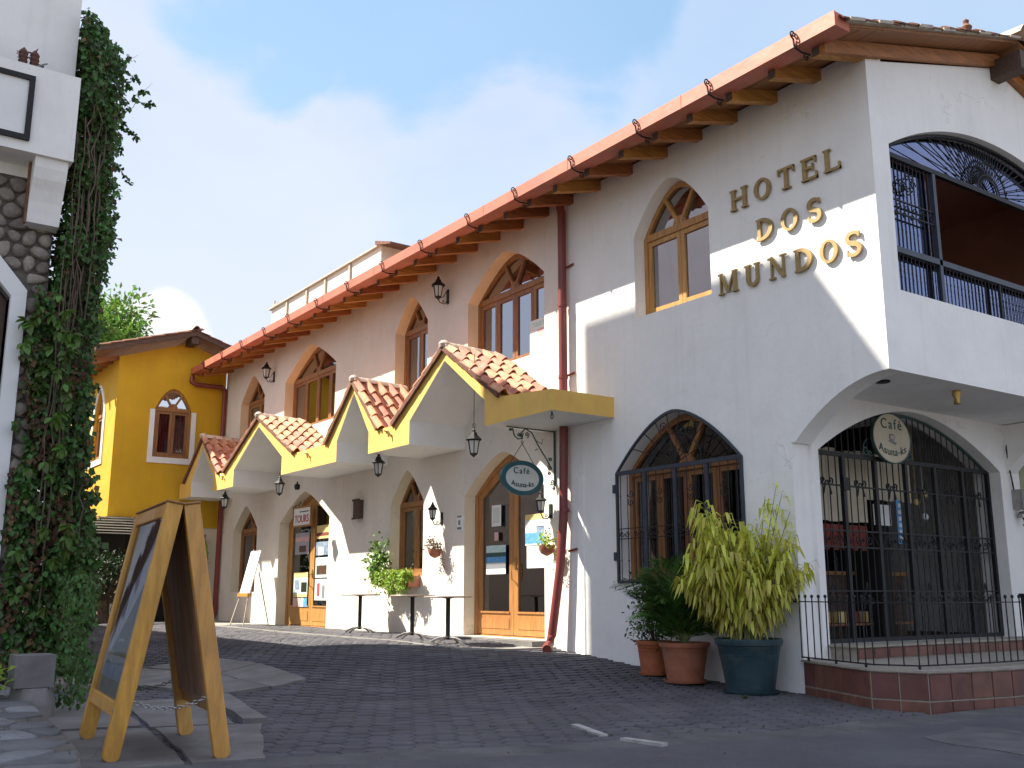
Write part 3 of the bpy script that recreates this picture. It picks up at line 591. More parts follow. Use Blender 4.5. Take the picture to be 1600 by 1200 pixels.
# ---- windows
def arch_window(x0, x1, z0, zs, h, p, nl, P, d0, wood, b=0.075, parent=H, door=False, panel=0.0, curtain=None, label=None, pane='glass', fan=3, handle=False):
    mb = MB(); n = 22; e = 0.004
    o = arch(x0 + e, x1 - e, z0 + e, zs, h - e, p, n); i_ = arch(x0 + b, x1 - b, z0 + (b if not door else 0.02), zs, h - b * 1.15, p, n)
    mb.ring(o, i_, P, d0, d0 + 0.10)
    cx = (x0 + x1) / 2; a = (x1 - x0) / 2 - b
    fan_on = fan > 0
    if fan_on: mb.ext([(x0 + b, zs - .05), (x1 - b, zs - .05), (x1 - b, zs + .05), (x0 + b, zs + .05)], P, d0 - .01, d0 + 0.09)
    W = mb.build('door' if door else 'window', wood, parent)
    if label: W['label'] = label
    if fan_on:
        for k in range(1, fan):           # spokes of the fan light
            t = math.pi * k / fan; c_, s_ = math.cos(t), math.sin(t); r = 0.05
            while True:
                u = c_ * r / a
                if abs(u) >= 1 or s_ * r > (h - b * 1.15) * (1 - abs(u) ** p) + .03: break
                r += 0.01
            m = MB(); q0, q1 = P(cx + c_ * .03, d0 + .035, zs + .05), P(cx + c_ * r, d0 + .035, zs + s_ * r)
            m.bar(q0, q1, .055 if abs(P(0, 1, 0)[0] - P(0, 0, 0)[0]) < .5 else .05, .075, up=Vector(P(0, 1, 0)) - Vector(P(0, 0, 0))); m.build('spoke', wood, W)
        m = MB(); hub = [(cx + 0.13 * math.cos(math.pi * k / 8), zs + .045 + 0.13 * math.sin(math.pi * k / 8)) for k in range(9)]
        m.ext(hub, P, d0 + .004, d0 + .07); m.build('hub', wood, W)
        m = MB(); ip = arch(x0 + b - .02, x1 - b + .02, zs, zs, h - b, p, n, bot=False); m.ext(ip, P, d0 + .045, d0 + .051); m.build('pane', pane, W)
        top = [zs - .05] * 2
    wl = (x1 - x0 - 2 * b) / nl; fz0 = z0 + (b if not door else 0.03)
    for k in range(nl):
        u0, u1 = x0 + b + k * wl + .004, x0 + b + (k + 1) * wl - .004; s = .07 if not door else .12
        lm = MB()
        if fan_on:
            zt = zs - .055; O = [(u0, fz0), (u1, fz0), (u1, zt), (u0, zt)]
            I = [(u0 + s, fz0 + max(s, panel)), (u1 - s, fz0 + max(s, panel)), (u1 - s, zt - s), (u0 + s, zt - s)]
        else:                               # door leaf that runs up into the arch
            def top_(u, bb): v = (u - cx) / a; return zs + (h - b * 1.15 - bb) * (1 - min(1, abs(v)) ** p)
            m_ = 12; O = [(u0, fz0), (u1, fz0)] + [(u1 + (u0 - u1) * q / m_, top_(u1 + (u0 - u1) * q / m_, 0.0) - .004) for q in range(m_ + 1)]
            I = [(u0 + s, fz0 + panel), (u1 - s, fz0 + panel)] + [(u1 - s + (u0 - u1 + 2 * s) * q / m_, top_(u1 - s + (u0 - u1 + 2 * s) * q / m_, 0) - s * 1.25) for q in range(m_ + 1)]
        lm.ring(O, I, P, d0 + .015, d0 + .075)
        if panel > 0.2: lm.ext([(u0 + s + .0, fz0 + .10), (u1 - s, fz0 + .10), (u1 - s, fz0 + panel - .10), (u0 + s, fz0 + panel - .10)], P, d0 + .006, d0 + .03)
        if panel > 0.2: lm.ext([(u0 + s - .02, fz0 + panel - .012), (u1 - s + .02, fz0 + panel - .012), (u1 - s + .02, fz0 + panel + .02), (u0 + s - .02, fz0 + panel + .02)], P, d0 - .004, d0 + .02)
        lm.build('leaf', wood, W)
        pm = MB(); pm.ext(I, P, d0 + .042, d0 + .048); pm.build('pane', pane, W)
        if curtain and k in curtain[1]:
            c_ = MB(); q = 16; cw = (u1 - u0); c0, c1 = (u0, u1)
            vs = [P(c0 + (c1 - c0) * j / q, d0 + .16 + .02 * math.sin(j * 2.1), z) for z in (fz0 + .02, zs) for j in range(q + 1)]
            c_.add(vs, [(j, j + 1, q + 2 + j, q + 1 + j) for j in range(q)]); c_.build('curtain', curtain[0], W)
    if handle:
        m = MB(); hx = cx + .06; hz = z0 + 1.12
        m.ext([(hx - .03, hz - .02), (hx + .03, hz - .02), (hx + .035, hz + .1), (hx, hz + .16), (hx - .035, hz + .1)], P, d0 - .002, d0 + .012)
        m.tube([P(hx, d0 - .0, hz + .07), P(hx, d0 - .06, hz + .04), P(hx, d0 - .07, hz - .06), P(hx, d0 - .06, hz - .2), P(hx, d0 + .01, hz - .24)], .013, 6)
        m.build('handle', 'brass', W)
    return W
arch_window(-2.66, -1.17, 4.98, 6.19, .68, 1.75, 2, P0, .20, 'wood_door', pane='glass_sky', label='honey brown two leaf arched window left of the gold letters', curtain=None)
arch_window(-3.10, -0.79, 1.27, 2.78, .72, 1.7, 4, P0, .19, 'wood_window', label='four leaf arched window behind the wrought iron grille')
arch_window(-7.14, -4.84, 4.94, 6.27, .66, 1.55, 4, P0, .22, 'wood_window', pane='glass_sky', label='four leaf arched window nearest the red downpipe')
arch_window(-9.88, -8.58, 4.94, 6.29, .63, 1.4, 2, P0, .22, 'wood_window', pane='glass_sky', label='narrow arched window between the two highest canopy peaks')
arch_window(-15.55, -12.65, 4.94, 6.24, .68, 1.35, 4, P0, .22, 'wood_window', pane='glass_sky', label='wide arched window with a red curtain in the upper floor', curtain=('curtain_red', [2]))
arch_window(-18.6, -16.9, 4.94, 6.15, .66, 1.3, 2, P0, .22, 'wood_window', pane='glass_sky', label='dark arched window nearest the yellow house')
D1 = arch_window(-7.20, -4.88, .40, 2.77, .66, 1.45, 2, P0, .22, 'wood_door', b=.10, door=True, panel=.36, fan=0, label='double glazed arched cafe door with a brass handle', handle=True, pane='glass')
arch_window(-9.92, -8.62, 1.42, 2.80, .63, 1.4, 2, P0, .22, 'wood_window', label='narrow arched window over the green window box', curtain=('curtain', [0]))
D3 = arch_window(-15.5, -12.70, .36, 2.76, .66, 1.3, 2, P0, .24, 'wood_door', b=.10, door=True, panel=.42, fan=0, label='far double door hung with posters', handle=True)
arch_window(-18.65, -16.95, 1.14, 2.72, .62, 1.3, 2, P0, .22, 'wood_window', label='arched window behind the white easel', curtain=('curtain', [0, 1]))
# recessed vent
mb = MB(); ov = [(-11.26 + .40 * math.cos(t * math.pi / 14), 2.80 + .40 * math.sin(t * math.pi / 14)) for t in range(28)]; oi = [(-11.26 + .385 * math.cos(t * math.pi / 14), 2.80 + .385 * math.sin(t * math.pi / 14)) for t in range(28)]
mb.ring(ov, oi, P0, -.01, .0); mb.build('plaster_ring', 'plaster_cream', H)
mb = MB()
mb.box((-11.36, -.10, 2.62), (-11.08, .0, 3.0)); mb.box((-11.38, -.12, 2.60), (-11.06, -.10, 2.64)); mb.box((-11.38, -.12, 2.98), (-11.06, -.10, 3.02)); mb.build('vent_box', 'wood_dark', H)
# door step
mb = MB(); mb.box((-7.3, -.34, .2), (-4.75, 0.0, .395)); mb.build('door_step', 'concrete', H)
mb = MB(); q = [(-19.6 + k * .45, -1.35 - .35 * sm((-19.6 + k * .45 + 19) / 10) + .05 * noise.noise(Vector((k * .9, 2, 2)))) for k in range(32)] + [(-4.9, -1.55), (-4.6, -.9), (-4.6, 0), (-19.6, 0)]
mb.ext(q, lambda u, d, z: (u, z, gz(u, z) + d), -.1, .012); tag(mb.build('walkway', 'walk_sunlit'), 'concrete walkway along the foot of the hotel wall, coloured pale as if sunlit', 'walkway', kind='structure')  # concrete strip, its colour lightened to carry the sunlit band along the wall
# ---- roof
def zr(y): return (7.375 + GA * y) if y <= YR else (7.375 + GA * YR - GA * (y - YR))
RF = MB(); YE = -0.86; XV = 1.74
for y0, y1 in ((YE, YR), (YR, YB + .8)):
    RF.ext([(XL - .0, 0), (XV, 0), (XV, 1), (XL - .0, 1)], lambda u, d, z, y0=y0, y1=y1: (u, y0 + (y1 - y0) * z, zr(y0 + (y1 - y0) * z) + d), 0.0, 0.035)
RO = RF.build('roof', 'wood_soffit', H)
# boards under the eave, side by side
bd = MB(); x = 0
bd.box((-19.84, 0, 0), (1.73, .142, .012)); p0 = bd.build('soffit_board', 'wood_soffit', RO, loc=(0, 0, 0)); p0.location = (0, -.85, zr(-.85) - .016); p0.rotation_euler = (math.atan(GA), 0, 0)
for k in range(1, 6): inst(p0, RO, (0, -.85 + k * .142, zr(-.85 + k * .142) - .016 + (k % 2) * .003))
# rafters
rx = [1.33, .71, .04, -.63, -1.27, -1.95, -2.69, -3.43, -4.10, -4.74, -5.46, -6.16, -6.88] + [-7.61 - .735 * k for k in range(17)]
m = MB(); m.ext([(-.84, 6.963), (.25, 7.26), (.25, 7.42), (-.84, 7.125)], lambda u, d, z: (d, u, z), -.055, .055); rp = m.build('rafter', 'wood_rafter', RO, loc=(rx[0], 0, 0))
m = MB(); m.box((-.05, -.846, 6.975), (.05, -.8405, 7.115)); re_ = m.build('rafter_end', 'wood_dark', RO, loc=(rx[0], 0, 0))
for x in rx[1:]:
    if x < XL + .15: continue
    j = random.uniform(-.008, .008); inst(rp, RO, (x, j, random.uniform(-.004, .004))); inst(re_, RO, (x, j, 0))
# verge beam over the gable wall, ridge beam
m = MB()
for a, b in (((-.84, 6.965), (YR, 7.175 + GA * YR)), ((YR, 7.175 + GA * YR), (YB + .6, 7.175 - GA * .6))):
    m.ext([a, b, (b[0], b[1] + .165), (a[0], a[1] + .165)], lambda u, d, z: (d, u, z), 1.385, 1.455)
m.build('verge_beam', 'wood_rafter', RO)
m = MB(); m.box((1.2, YR - .10, 7.79), (1.80, YR + .10, 8.05)); m.build('ridge_beam', 'wood_dark', RO)
# weathered plank strip along the verge edge under the tiles
m = MB(); P_ = lambda u, d, z: (d, u, z)
for k in range(14):
    y0 = YE + k * (YR - YE) / 14; y1 = y0 + (YR - YE) / 14 - .01
    m.ext([(y0, zr(y0) + .036), (y1, zr(y1) + .036), (y1, zr(y1) + .075), (y0, zr(y0) + .075)], P_, 1.5 + random.uniform(0, .05), 1.80 + random.uniform(-.02, .03))
m.build('verge_lath', 'wood_grey', RO)
def barrel(w, l, h, t=.016, n=7, taper=.88, pan=True):
    # one clay tile: a hump beside a shallow pan, l long, with real thickness
    prof = []
    for i in range(n + 1):
        u = i / n
        z = h * math.sin(math.pi * min(1, u / .62)) if u < .62 else -.22 * h * math.sin(math.pi * (u - .62) / .38)
        if not pan: z = h * math.sin(math.pi * u)
        prof.append(((u - .5) * w, z))
    vs = []
    for yy, f in ((0, taper), (l, 1.0)):
        vs += [(x * (f if not pan else 1), yy, z * f) for x, z in prof] + [(x * (f if not pan else 1), yy, z * f - t) for x, z in prof]
    k = n + 1; fs = []
    for i in range(n):
        fs += [(i, i + 1, 2 * k + i + 1, 2 * k + i), (k + i, k + i + 1, 3 * k + i + 1, 3 * k + i), (i, i + 1, k + i + 1, k + i), (2 * k + i, 2 * k + i + 1, 3 * k + i + 1, 3 * k + i)]
    fs += [(0, k, 3 * k, 2 * k), (n, k + n, 3 * k + n, 2 * k + n)]
    return vs, fs
# main roof tiles joined (hidden behind the gutter from the yard), verge tiles singly
TV, TF = barrel(.25, .42, .075, n=5)
m = MB(); sl = math.atan(GA); cs_, sn_ = math.cos(sl), math.sin(sl)
for side in (0, 1):
    for r_ in range(11):
        for c in range(-79, 6):
            x = 1.45 + (c - 5) * .25
            if x < XL + .1: continue
            yy = (YR - .02) - (r_ + 1) * .325; jx = random.uniform(-.008, .008); jz = random.uniform(0, .01)
            vs = []
            for a, b, c_ in TV:
                y = yy + (.42 - b) * cs_; z = zr(YR) - (YR - y) * GA + .05 + c_ * .75 + b * .04 + jz
                if side: y = 2 * YR - y
                vs.append((x + a + jx, y, z))
            m.add(vs, TF, 0, random.random())
tag(m.build('roof_tiles', 'tile_old', RO, attr=True), kind='stuff')
m = MB(); m.add(*barrel(.22, .42, .055, t=.02, pan=False, n=7)); vt = None
for r_ in range(11):
    yy = YR - .02 - (r_ + 1) * .348
    if vt is None: vt = m.build('verge_tile', 'tile_edge', RO, loc=(0, 0, 0)); t = vt
    else: t = inst(vt, RO)
    t.location = (1.70 + random.uniform(-.015, .02), yy + .42, zr(yy + .42) + .055 + random.uniform(-.008, .008)); t.rotation_euler = (-sl + math.pi, math.pi, random.uniform(-.04, .04))
    t.rotation_euler = (-sl + .06, random.uniform(-.05, .05), math.pi + random.uniform(-.03, .03))
for r_ in range(8):
    t = inst(vt, RO); yy = YR + .02 + (r_) * .348; t.location = (1.70, yy, zr(yy) + .055); t.rotation_euler = (-sl + .06, 0, 0)
m = MB(); m.add(*barrel(.30, .46, .13, t=.02, pan=False, n=8)); rc = m.build('ridge_cap', 'tile_ridge', RO, loc=(0, 0, 0)); rc.location = (1.86, YR, zr(YR) + .10); rc.rotation_euler = (0, 0, math.pi / 2)
for k in range(1, 50): inst(rc, RO, (1.86 - k * .42, YR + random.uniform(-.01, .01), zr(YR) + .10))
# little finial by the ridge
m = MB(); m.lathe([(.10, 0), (.11, .04), (.05, .08), (.07, .14), (.03, .19), (.04, .23), (.0, .27)], (1.55, 1.98, zr(1.98) + .12), 10)
tag(m.build('roof_finial', 'tile_edge', None, smooth=True), 'small dark clay finial standing on the roof verge', 'finial')
# ---- gutter with scroll brackets
m = MB(); m.box((XL + .02, -1.05, 7.075), (1.755, -.80, 7.085)); m.box((XL + .02, -1.05, 7.085), (1.755, -1.035, 7.25)); m.box((XL + .02, -.815, 7.085), (1.755, -.80, 7.22)); m.box((1.745, -1.034, 7.085), (1.755, -.816, 7.24))
for x in (-.6, -2.9, -5.1, -8.9, -11.2, -13.2, -15.6, -17.9): m.box((x, -1.054, 7.07), (x + .03, -1.05, 7.252))
GU = m.build('gutter', 'gutter_red', H); GU['label'] = 'long salmon red box gutter along the eave'
m = MB(); PB = lambda u, d, z: (d, u, z)
m.tube(spiral((-1.078, 7.21), .05, 1.4, PB, 0, start=-math.pi / 2, sgn=-1), .009, 5)
m.tube([(0, -1.078, 7.16), (0, -1.06, 7.06), (0, -.95, 7.035), (0, -.80, 7.05)], .012, 5); m.tube(spiral((-.86, 7.0), .05, 1.2, PB, 0, start=math.pi / 2), .009, 5)
bk = m.build('bracket', 'iron', GU, loc=(1.22, 0, 0))
for x in (-.09, -1.39, -2.77, -4.18, -5.52, -7.06, -8.5, -10.0, -11.47, -12.98, -14.4, -15.9, -17.3, -18.7): inst(bk, GU, (x, 0, 0))
# ---- downpipes
m = MB(); m.tube([(-4.22, -.16, 7.22), (-4.22, -.11, 7.05), (-4.22, -.11, 6.7), (-4.22, -.11, 3.9)], .068, 12)
m.tube([(-4.22, -.11, 3.62), (-4.24, -.12, 2.2), (-4.30, -.14, 1.5), (-4.44, -.20, .50), (-4.45, -.23, .38), (-4.40, -.33, .32), (-4.30, -.40, .30)], .068, 12)
for z in (5.5, 4.35, 2.3): m.tube([(-4.22, -.11, z), (-4.22, -.11, z + .05)], .077, 12)
for z in (6.15, 4.4, 1.72): m.tube([(-4.22, -.04, z), (-4.05, -.02, z + .03)], .018, 6)
PI_ = m.build('downpipe', 'pipe_red', H, smooth=True); PI_['label'] = 'red downpipe running down beside the cafe door'
m = MB(); m.tube([(XL + .06, -1.0, 7.05), (XL + .07, -1.02, 6.86), (XL + .08, -.9, 6.80), (XL + .12, -.16, 6.80), (XL + .13, -.09, 6.74), (XL + .13, -.09, 4.4)], .065, 10)
m.tube([(XL + .35, -.09, 3.6), (XL + .35, -.09, .55), (XL + .42, -.16, .42)], .065, 10)
m.build('downpipe', 'pipe_red', H, smooth=True)['label'] = 'far red downpipe in the corner by the yellow house'
# ---- canopy with gables
YC = -1.14
gab = [(-18.85, -18.08, -17.15), (-15.70, -14.22, -12.77), (-10.05, -9.37, -8.71), (-7.19, -6.06, -4.86)]
feet = [(-19.42, -16.72), (-16.35, -12.10), (-10.52, -8.32), (-7.76, -4.44)]
CP = []; names = ['first, beside the yellow house', 'second, over the poster door', 'third, steep, between the wide ones', 'last, nearest the cafe sign']
lefts = [XL + .01, -17.0, -12.0, -8.55]; bounds = [XL + .01, -16.5, -11.6, -8.05, -3.17]
for gi, ((a0, am, a1), (f0, f1)) in enumerate(zip(gab, feet)):
    b0, b1 = bounds[gi], bounds[gi + 1]
    ep = .0 if gi == 3 else .002
    zend = 3.90 if gi == 3 else 4.0
    f0_ = max(f0, b0 + .01); f1_ = min(f1, b1 - .01)
    za = 5.03 - (5.03 - 3.99) * ((am - f0_) / (am - f0)); zb = 5.03 - (5.03 - 3.99) * ((f1_ - am) / (f1 - am))
    prof = [(b0, 3.6), (a0, 3.6), (a0, 4.0), (am, 4.85), (a1, 4.0), (a1, 3.6), (b1, 3.6), (b1, zend)]
    prof += [(f1_, zb if f1_ < f1 else 3.99), (am, 5.03), (f0_, za if f0_ > f0 else 3.99)] + [(b0, 4.0)]
    m = MB(); n = len(prof); tr = tessellate_polygon([[Vector((u, z, 0)) for u, z in prof]])
    vs = [(u, YC, z) for u, z in prof] + [(u, .0, z) for u, z in prof]
    m.add(vs, [tuple(t) for t in tr], 0); bse = 0
    for i in range(n):
        j = (i + 1) % n
        if i == 6 and gi < 3 or i == n - 1: continue
        m.f.append((i, j, j + n, i + n)); m.m.append(0 if i >= 6 else 1); m.r.append(.5)
    C_ = m.build('canopy', ['paint_yellow', 'paint_white'], H); CP.append(C_)
    C_['label'] = 'gabled tiled canopy over the ground floor, ' + names[gi]
    # tiles on both slopes, and caps along the ridge
    def slope(xa, za_, xb, zb_, sgn):
        L_ = math.hypot(xb - xa, zb_ - za_); rows = max(4, round(L_ / .33)); step = L_ / rows; ux, uz = (xb - xa) / L_, (zb_ - za_) / L_
        m = MB(); TV_, TF_ = barrel(.245, step * 1.16, .075, n=7)
        # tile frame: local y goes down the slope, local x runs along Y
        ang = []
        vs = []
        for a, b, c in TV_:
            vs.append((ux * b - uz * sgn * 0 + c * (-uz) * (1 if ux > 0 else -1) * 1.0, a, uz * b + abs(ux) * c))
        m.add(vs, TF_); pr = None
        for r_ in range(rows):
            for c in range(5):
                yy = YC + .06 + c * .24; s0 = r_ * step; lift = .045 - 0.0 * r_
                loc = (xa + ux * s0 + (-uz if ux > 0 else uz) * lift + random.uniform(-.006, .006), yy + random.uniform(-.006, .006), za_ + uz * s0 + lift * abs(ux) + random.uniform(-.004, .006))
                if loc[1] > -.06: continue
                if pr is None: pr = m.build('tile', 'tile', C_, loc=loc); o = pr
                else: o = inst(pr, C_, loc)
                o.rotation_euler = (random.uniform(-.02, .02), (.095 if ux < 0 else -.095) + random.uniform(-.012, .012), random.uniform(-.02, .02))
        # dark outer edge course
        m = MB(); k = rows
        for r_ in range(k):
            s0, s1 = r_ * step, (r_ + 1) * step * 1.0
            q0, q1 = Vector((xa + ux * s0, YC - .035, za_ + uz * s0 + .03)), Vector((xa + ux * s1, YC - .035, za_ + uz * s1 + .015))
            m.bar(q0, q1, .075, .05 + .01 * random.random(), up=(0, 1, 0))
        m.build('tile_edge', 'tile_edge', C_)
    slope(am, 5.04, f1_, zb if f1_ < f1 else 3.99, 1); slope(am, 5.04, f0_, za if f0_ > f0 else 3.99, -1)
    m = MB(); m.add(*barrel(.24, .36, .09, t=.02, pan=False, n=7)); rcp = m.build('ridge_cap', 'tile_ridge', C_, loc=(am, YC + .31, 5.075)); rcp.rotation_euler = (0.03, 0, math.pi)
    for k in range(1, 4): inst(rcp, C_, (am, min(-.02, YC + .31 + k * .29), 5.075 - .012 * k))
    m = MB(); m.lathe([(.0, -.07), (.085, -.03), (.10, .03), (.06, .08), (0, .10)], (am, YC - .01, 5.10), 10); m.build('ridge_end', 'tile_ridge', C_, smooth=True)
    # small bird-shaped iron hooks at the valley
    if gi < 3:
        xv = (a1 + gab[gi + 1][0]) / 2; m = MB(); m.tube([(xv - .1, YC - .01, 3.93), (xv - .02, YC - .05, 3.97), (xv + .03, YC - .07, 3.93), (xv + .10, YC - .06, 3.9), (xv + .12, YC - .05, 3.80)], .018, 5); m.build('hook', 'brass', C_)
# ---- letters: serif capitals built from strokes
def ribbon(mb, pts, wd, P, d0, d1, closed=False):
    n = len(pts); Lp, Rp = [], []
    for i, (x, y) in enumerate(pts):
        a = pts[(i - 1) % n] if (i or closed) else pts[0]; b = pts[(i + 1) % n] if (i < n - 1 or closed) else pts[-1]
        dx, dy = b[0] - a[0], b[1] - a[1]; l = math.hypot(dx, dy); w_ = (wd(i / (n - 1)) if callable(wd) else wd) / 2
        Lp.append((x - dy / l * w_, y + dx / l * w_)); Rp.append((x + dy / l * w_, y - dx / l * w_))
    if closed: mb.ring(Lp, Rp, P, d0, d1)
    else: mb.ext(Lp + Rp[::-1], P, d0, d1)
def glyph(ch, u, z, w_, h, P):
    m = MB(); s = .052; th = .030; sf = .022; k = [0]
    def rect(x0, y0, x1, y1):
        k[0] += 1; e = .0006 * k[0]; m.ext([(u + x0, z + y0), (u + x1, z + y0), (u + x1, z + y1), (u + x0, z + y1)], P, -.045 - e, -.015)
    def rib(pts, wd, closed=False):
        k[0] += 1; e = .0006 * k[0]; ribbon(m, [(u + x, z + y) for x, y in pts], wd, P, -.045 - e, -.015, closed)
    def serif(cx, y, ww=.105): rect(cx - ww / 2, y, cx + ww / 2, y + sf)
    if ch == 'H':
        for x in (.03, w_ - .03): rect(x - s / 2, 0, x + s / 2, h); serif(x, 0); serif(x, h - sf)
        rect(.03, h * .47, w_ - .03, h * .47 + th)
    elif ch == 'O':
        rib([(w_ / 2 + (w_ / 2 - .02) * math.cos(t * math.pi / 12), h / 2 + (h / 2 - .014) * math.sin(t * math.pi / 12)) for t in range(24)], lambda t: .058 - .026 * abs(math.sin(t * 2 * math.pi)) ** 1, True)
    elif ch == 'T':
        rect(w_ / 2 - s / 2, 0, w_ / 2 + s / 2, h); serif(w_ / 2, 0, .13); rect(0, h - th, w_, h); rect(0, h - .085, .02, h); rect(w_ - .02, h - .085, w_, h)
    elif ch in 'EL':
        rect(.01, 0, .01 + s, h); serif(.04, 0); serif(.04, h - sf); rect(.01, 0, w_, th); rect(w_ - .022, 0, w_, .085)
        if ch == 'E': rect(.01, h - th, w_ - .01, h); rect(w_ - .032, h - .08, w_ - .01, h); rect(.01, h * .48, w_ - .06, h * .48 + th); rect(w_ - .07, h * .38, w_ - .05, h * .70)
    elif ch == 'D':
        rect(.02, 0, .02 + s, h); serif(.045, 0, .09); serif(.045, h - sf, .09)
        rib([(.03, h - .016)] + [(.07 + (w_ - .10) * math.cos(t), h / 2 + (h / 2 - .016) * math.sin(t)) for t in [math.pi / 2 - math.pi * q / 16 for q in range(17)]] + [(.03, .016)], lambda t: .034 + .028 * math.sin(t * math.pi))
    elif ch == 'S':
        a = w_ * .40; pts = [(w_ / 2 + a * math.cos(t), h * .745 + h * .225 * math.sin(t)) for t in [R(25) + R(245) * q / 14 for q in range(15)]]
        pts += [(w_ / 2 + a * math.cos(t), h * .262 + h * .235 * math.sin(t)) for t in [R(85) - R(240) * q / 14 for q in range(15)]]
        rib(pts, lambda t: .034 + .026 * math.sin(t * math.pi)); rect(w_ - .035, h * .74, w_ - .015, h * .98); rect(.008, .01, .028, h * .27)
    elif ch == 'M':
        rect(.02, 0, .02 + th * .8, h); rect(w_ - .065, 0, w_ - .065 + s * .9, h); serif(.035, 0, .09); serif(w_ - .04, 0, .10); serif(.03, h - sf, .07); serif(w_ - .035, h - sf, .08)
        rib([(.035, h), (w_ / 2, .02)], s * .8); rib([(w_ / 2, .02), (w_ - .045, h)], th * .8)
    elif ch == 'N':
        rect(.025, 0, .025 + th * .8, h); rect(w_ - .055, 0, w_ - .055 + th * .8, h); serif(.04, 0, .09); serif(.02, h - sf, .07); serif(w_ - .04, h - sf, .09)
        rib([(.03, h), (w_ - .04, 0)], s * .95)
    elif ch == 'U':
        rib([(.045, h)] + [(w_ / 2 + (w_ / 2 - .045) * math.cos(t), h * .32 + (h * .32 - .014) * math.sin(t)) for t in [math.pi + math.pi * q / 12 for q in range(13)]] + [(w_ - .045, h)], lambda t: .056 - .018 * t)
        serif(.045, h - sf); serif(w_ - .045, h - sf, .09)
    for px in (.3, .7): m.tube([P(u + w_ * px, -.016, z + .02), P(u + w_ * px, 0.0, z + .02)], .006, 5)
    o = m.build('letter', 'letter_gold', H); o['label'] = 'raised golden letter ' + ch
rows = [('HOTEL', [(-.72, -.47), (-.33, -.08), (.05, .30), (.42, .64), (.75, .97)], [5.97, 5.975, 5.985, 5.98, 5.98]),
        ('DOS', [(-.33, -.07), (.07, .31), (.47, .66)], [5.44] * 3),
        ('MUNDOS', [(-1.0, -.69), (-.55, -.31), (-.16, .10), (.23, .49), (.61, .85), (.97, 1.17)], [4.90, 4.895, 4.89, 4.88, 4.875, 4.87])]
for word, us, zs_ in rows:
    for ch, (a, b), z in zip(word, us, zs_): glyph(ch, a, z, b - a, .285, P0)
# ---- rooftop parapet far behind the gutter
m = MB(); m.box((-24.4, 3.0, 9.2), (-16.4, 3.2, 10.68)); m.box((-24.4, 3.2, 9.2), (-24.2, 6, 10.68)); m.box((-16.6, 3.2, 8.5), (-16.4, 6, 10.68))
rt_ = thing('rooftop_room', 'pale rooftop parapet with thin posts behind the gutter', 'rooftop room', (-20, 3, 8))
m.build('wall', 'plaster_cream', rt_)
m = MB(); m.box((-24.5, 2.9, 10.68), (-16.3, 3.3, 10.73)); m.build('coping', 'wood_grey', rt_)
for x in (-23.0, -21.4, -20.0, -18.3): m = MB(); m.box((x - .05, 2.94, 9.2), (x + .05, 3.0, 10.68)); m.build('post', 'wood_grey', rt_)
m = MB(); m.ext([(-16.5, 10.84), (-15.6, 10.56), (-15.6, 10.50), (-16.5, 10.72)], PY(2.85), 0, 2.5); m.build('roof', 'tile_edge', rt_)
m = MB(); m.tube([(-24.3, 3.05, 10.7), (-24.3, 3.05, 11.0)], .03, 6); m.tube([(-24.55, 3.05, 10.85), (-24.05, 3.05, 10.85)], .03, 6); m.build('finial', 'tile_ridge', rt_)
# ================================================================== TERRACE
T = thing('cafe_terrace', 'raised terrace with red brown ceramic tiles in front of the iron gate', 'terrace', (1, 1, 0))
tp = [(0.02, -.02), (1.30, -.60), (1.82, -.42), (2.02, .70), (2.12, 7.5), (0.02, 7.5)]
m = MB(); m.ext(tp, lambda u, d, z: (u, z, d), -.2, .345); m.build('terrace_base', 'grout', T)
m = MB(); tp2 = [(0.0, -.05), (1.29, -.63), (1.84, -.45), (2.045, .70), (2.145, 7.5), (0.0, 7.5)]; m.ext(tp2, lambda u, d, z: (u, z, d), .345, .365); m.build('terrace_top', 'grout', T)
m = MB(); m.ext([(XG + .005, .42), (.42, .42), (.42, 4.45), (XG + .005, 4.45)], lambda u, d, z: (u, z, d), .366, .50); m.ext([(XG + .004, .38), (.45, .38), (.45, 4.6), (XG + .004, 4.6)], lambda u, d, z: (u, z, d), .50, .52); m.build('threshold', 'grout', T)
def tile_face(a, b, zrows, tw):
    a, b = Vector(a), Vector(b); d = b - a; Ln = d.length; n = max(1, round(Ln / tw)); u = d / Ln; nr = Vector((u.y, -u.x))
    for z0, z1 in zrows:
        pr = None; w_ = Ln / n
        for k in range(n):
            p = a + u * (k * w_); 
            if pr is None:
                mm = MB(); q = .008; ww = w_ - .006
                vs = [(u.x * s + nr.x * o, u.y * s + nr.y * o, z) for o, e in ((0, .006), (.012, .010)) for s, z in ((e, z0 + e), (ww - e + .006, z0 + e), (ww - e + .006, z1 - e), (e, z1 - e))]
                mm.add(vs, [(0, 1, 2, 3), (4, 5, 6, 7), (0, 1, 5, 4), (1, 2, 6, 5), (2, 3, 7, 6), (3, 0, 4, 7)]); pr = mm.build('ceramic_tile', 'tile_ceramic', T, loc=(0, 0, 0)); o = pr
            else: o = inst(pr, T)
            o.location = Vector((p.x + nr.x * random.uniform(0, .003), p.y, 0)) - T.location
zr_ = [(-.10, .078), (.082, .338)]
tile_face(tp[0], tp[1], zr_, .30); tile_face(tp[1], tp[2], zr_, .275); tile_face(tp[2], tp[3], zr_, .285); tile_face(tp[3], tp[4], zr_, .285)
tile_face((.42, .42), (.42, 4.45), [(.37, .495)], .285)
